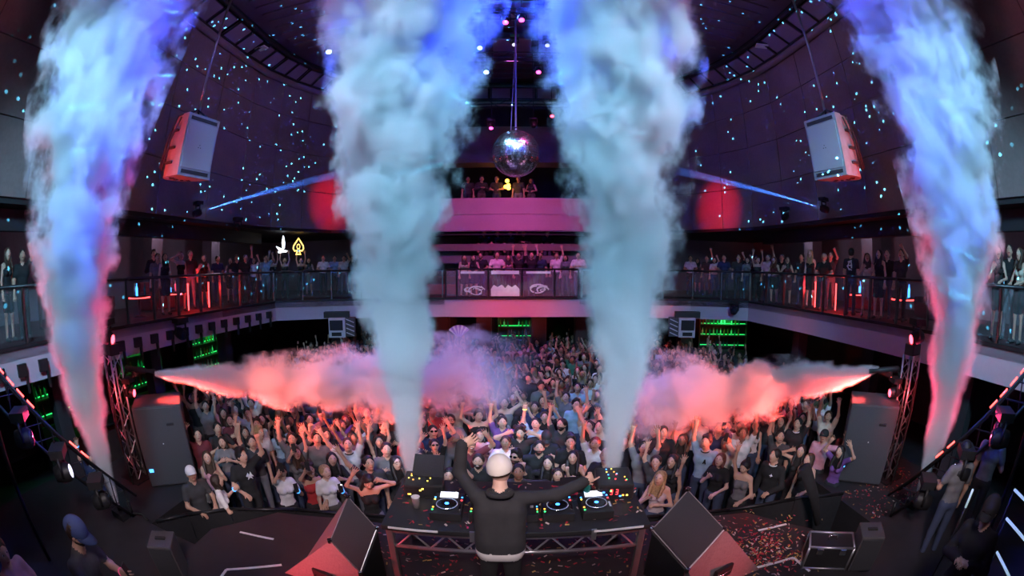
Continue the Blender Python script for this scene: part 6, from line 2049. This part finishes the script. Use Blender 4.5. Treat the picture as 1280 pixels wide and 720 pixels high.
MB().use('black').tube([(0, .02, .18), (0, .02, 2.9 - p.z)], .015, 6).obj('hanger', t)
mb('exit_green').box((0, 0, 0), (.26, .03, .36)).obj('lit_face', t)
mb('black').box((0, .03, 0), (.3, .04, .4)).obj('housing', t)
mat('door_gold', (.6, .4, .1), .4, emit=1.2, ecol=(1, .62, .15))
p = atx(1001, 424, 11.0)
t = thing('gold_bracket_sign', 'small gold corner-shaped light under the right gallery', 'sign', p, -PI / 2)
MB().use('black').tube([(0, .0, .22), (0, .0, 2.9 - p.z)], .015, 6).obj('hanger', t)
mb('door_gold').box((0, 0, .22), (.3, .04, .07)).obj('top_bar', t)
mb('door_gold').box((-.12, 0, -.02), (.07, .04, .5)).obj('side_bar', t)
# orange lamp over the top gallery, magenta glow bar on the wall behind the box
mat('lamp_orange', (1, .6, .1), .3, emit=12, ecol=(1, .45, .03))
p = aty(634, 231, 16.9)
t = thing('orange_lamp', 'cluster of orange globe lamps on the top gallery under the mirror ball', 'lamp', p)
for k, (dx, dz) in enumerate(((0, .16), (.05, -.02), (-.06, -.08), (.06, -.14))):
    MB().use('lamp_orange').lathe([(.005, -.08), (.06, -.055), (.08, 0), (.06, .055), (.005, .08)], c=(dx, 0, dz), n=10).obj('globe', t)
MB().use('black_metal').tube([(0, .05, -.4), (0, .05, .2)], .012, 6).obj('stem', t)

# purple folding fan in the crowd
p = aty(574, 423, 13.0)
t = thing('hand_fan', 'open purple and white folding fan held over the far crowd', 'fan', p, .2)
mat('fan_purple', (.35, .2, .6), .7); mat('fan_white', (.7, .65, .8), .7)
for k in range(10):
    a0, a1 = math.radians(40 + k * 10), math.radians(40 + (k + 1) * 10)
    y = .012 * (k % 2)
    MB().use(('fan_purple', 'fan_white')[k % 2]).add([(.06 * math.cos(a0), 0, .06 * math.sin(a0)), (.06 * math.cos(a1), .012, .06 * math.sin(a1)), (.42 * math.cos(a1), .012, .42 * math.sin(a1)), (.42 * math.cos(a0), 0, .42 * math.sin(a0)),
        (.06 * math.cos(a0), .006, .06 * math.sin(a0)), (.06 * math.cos(a1), .018, .06 * math.sin(a1)), (.42 * math.cos(a1), .018, .42 * math.sin(a1)), (.42 * math.cos(a0), .006, .42 * math.sin(a0))], [(0, 1, 2, 3), (7, 6, 5, 4), (2, 6, 7, 3), (0, 3, 7, 4), (1, 5, 6, 2)]).obj('leaf', t)
MB().use('black').tube([(0, 0, 0), (0, 0, -.3)], .015, 6).obj('handle', t)

# confetti
conf = ['confetti_red', 'confetti_pale', 'confetti_gold', 'confetti_dark']
for n_, c in zip(conf, ((.5, .03, .05), (.6, .48, .42), (.55, .35, .1), (.2, .02, .03))):
    mat(n_, c, .5)
def confetti(name, label, spots, n_):
    m = MB()
    r = random.Random(len(label))
    for k in range(n_):
        x, y, z = spots(r)
        m.use(r.choice(conf + ['confetti_red']))
        a = r.uniform(0, 6.28); l, w = r.uniform(.018, .028), r.uniform(.006, .010)
        M = Matrix.Rotation(a, 3, 'Z') @ Matrix.Rotation(r.uniform(-.5, .5), 3, 'X')
        q = [Vector((x, y, z)) + M @ Vector(v) for v in ((-l, -w, 0), (l, -w, 0), (l, w, 0), (-l, w, 0))]
        m.add(q, [(0, 1, 2, 3)])
    tag(m.obj(name), label, 'confetti', None, 'stuff')
def on_table(r):
    u = r.random()
    if u < .55:
        return r.gauss(.85, .22), r.gauss(4.12, .12), TZ + .012 + abs(r.gauss(0, .02)) + (.10 if False else 0)
    return r.uniform(-1.25, 1.33), r.uniform(3.44, 4.4), TZ + .012
confetti('table_confetti', 'red and pale paper confetti strewn over the table', on_table, 420)
confetti('stage_confetti', 'paper confetti scattered on the stage floor', lambda r: (r.uniform(-1.9, 3.4), r.uniform(2.2, 4.5), SZ + .008 + r.uniform(0, .02)), 900)
confetti('corner_confetti', 'heap of red confetti on the stage right of the right wedge', lambda r: (r.gauss(3.1, .35), r.gauss(3.55, .3), SZ + .008 + r.uniform(0, .03)), 420)
confetti('wing_confetti', 'red confetti on the right wing around the loudspeaker foot', lambda r: (r.uniform(5.5, 7.6), r.uniform(3.5, 4.6), .91 + r.uniform(0, .02)), 260)
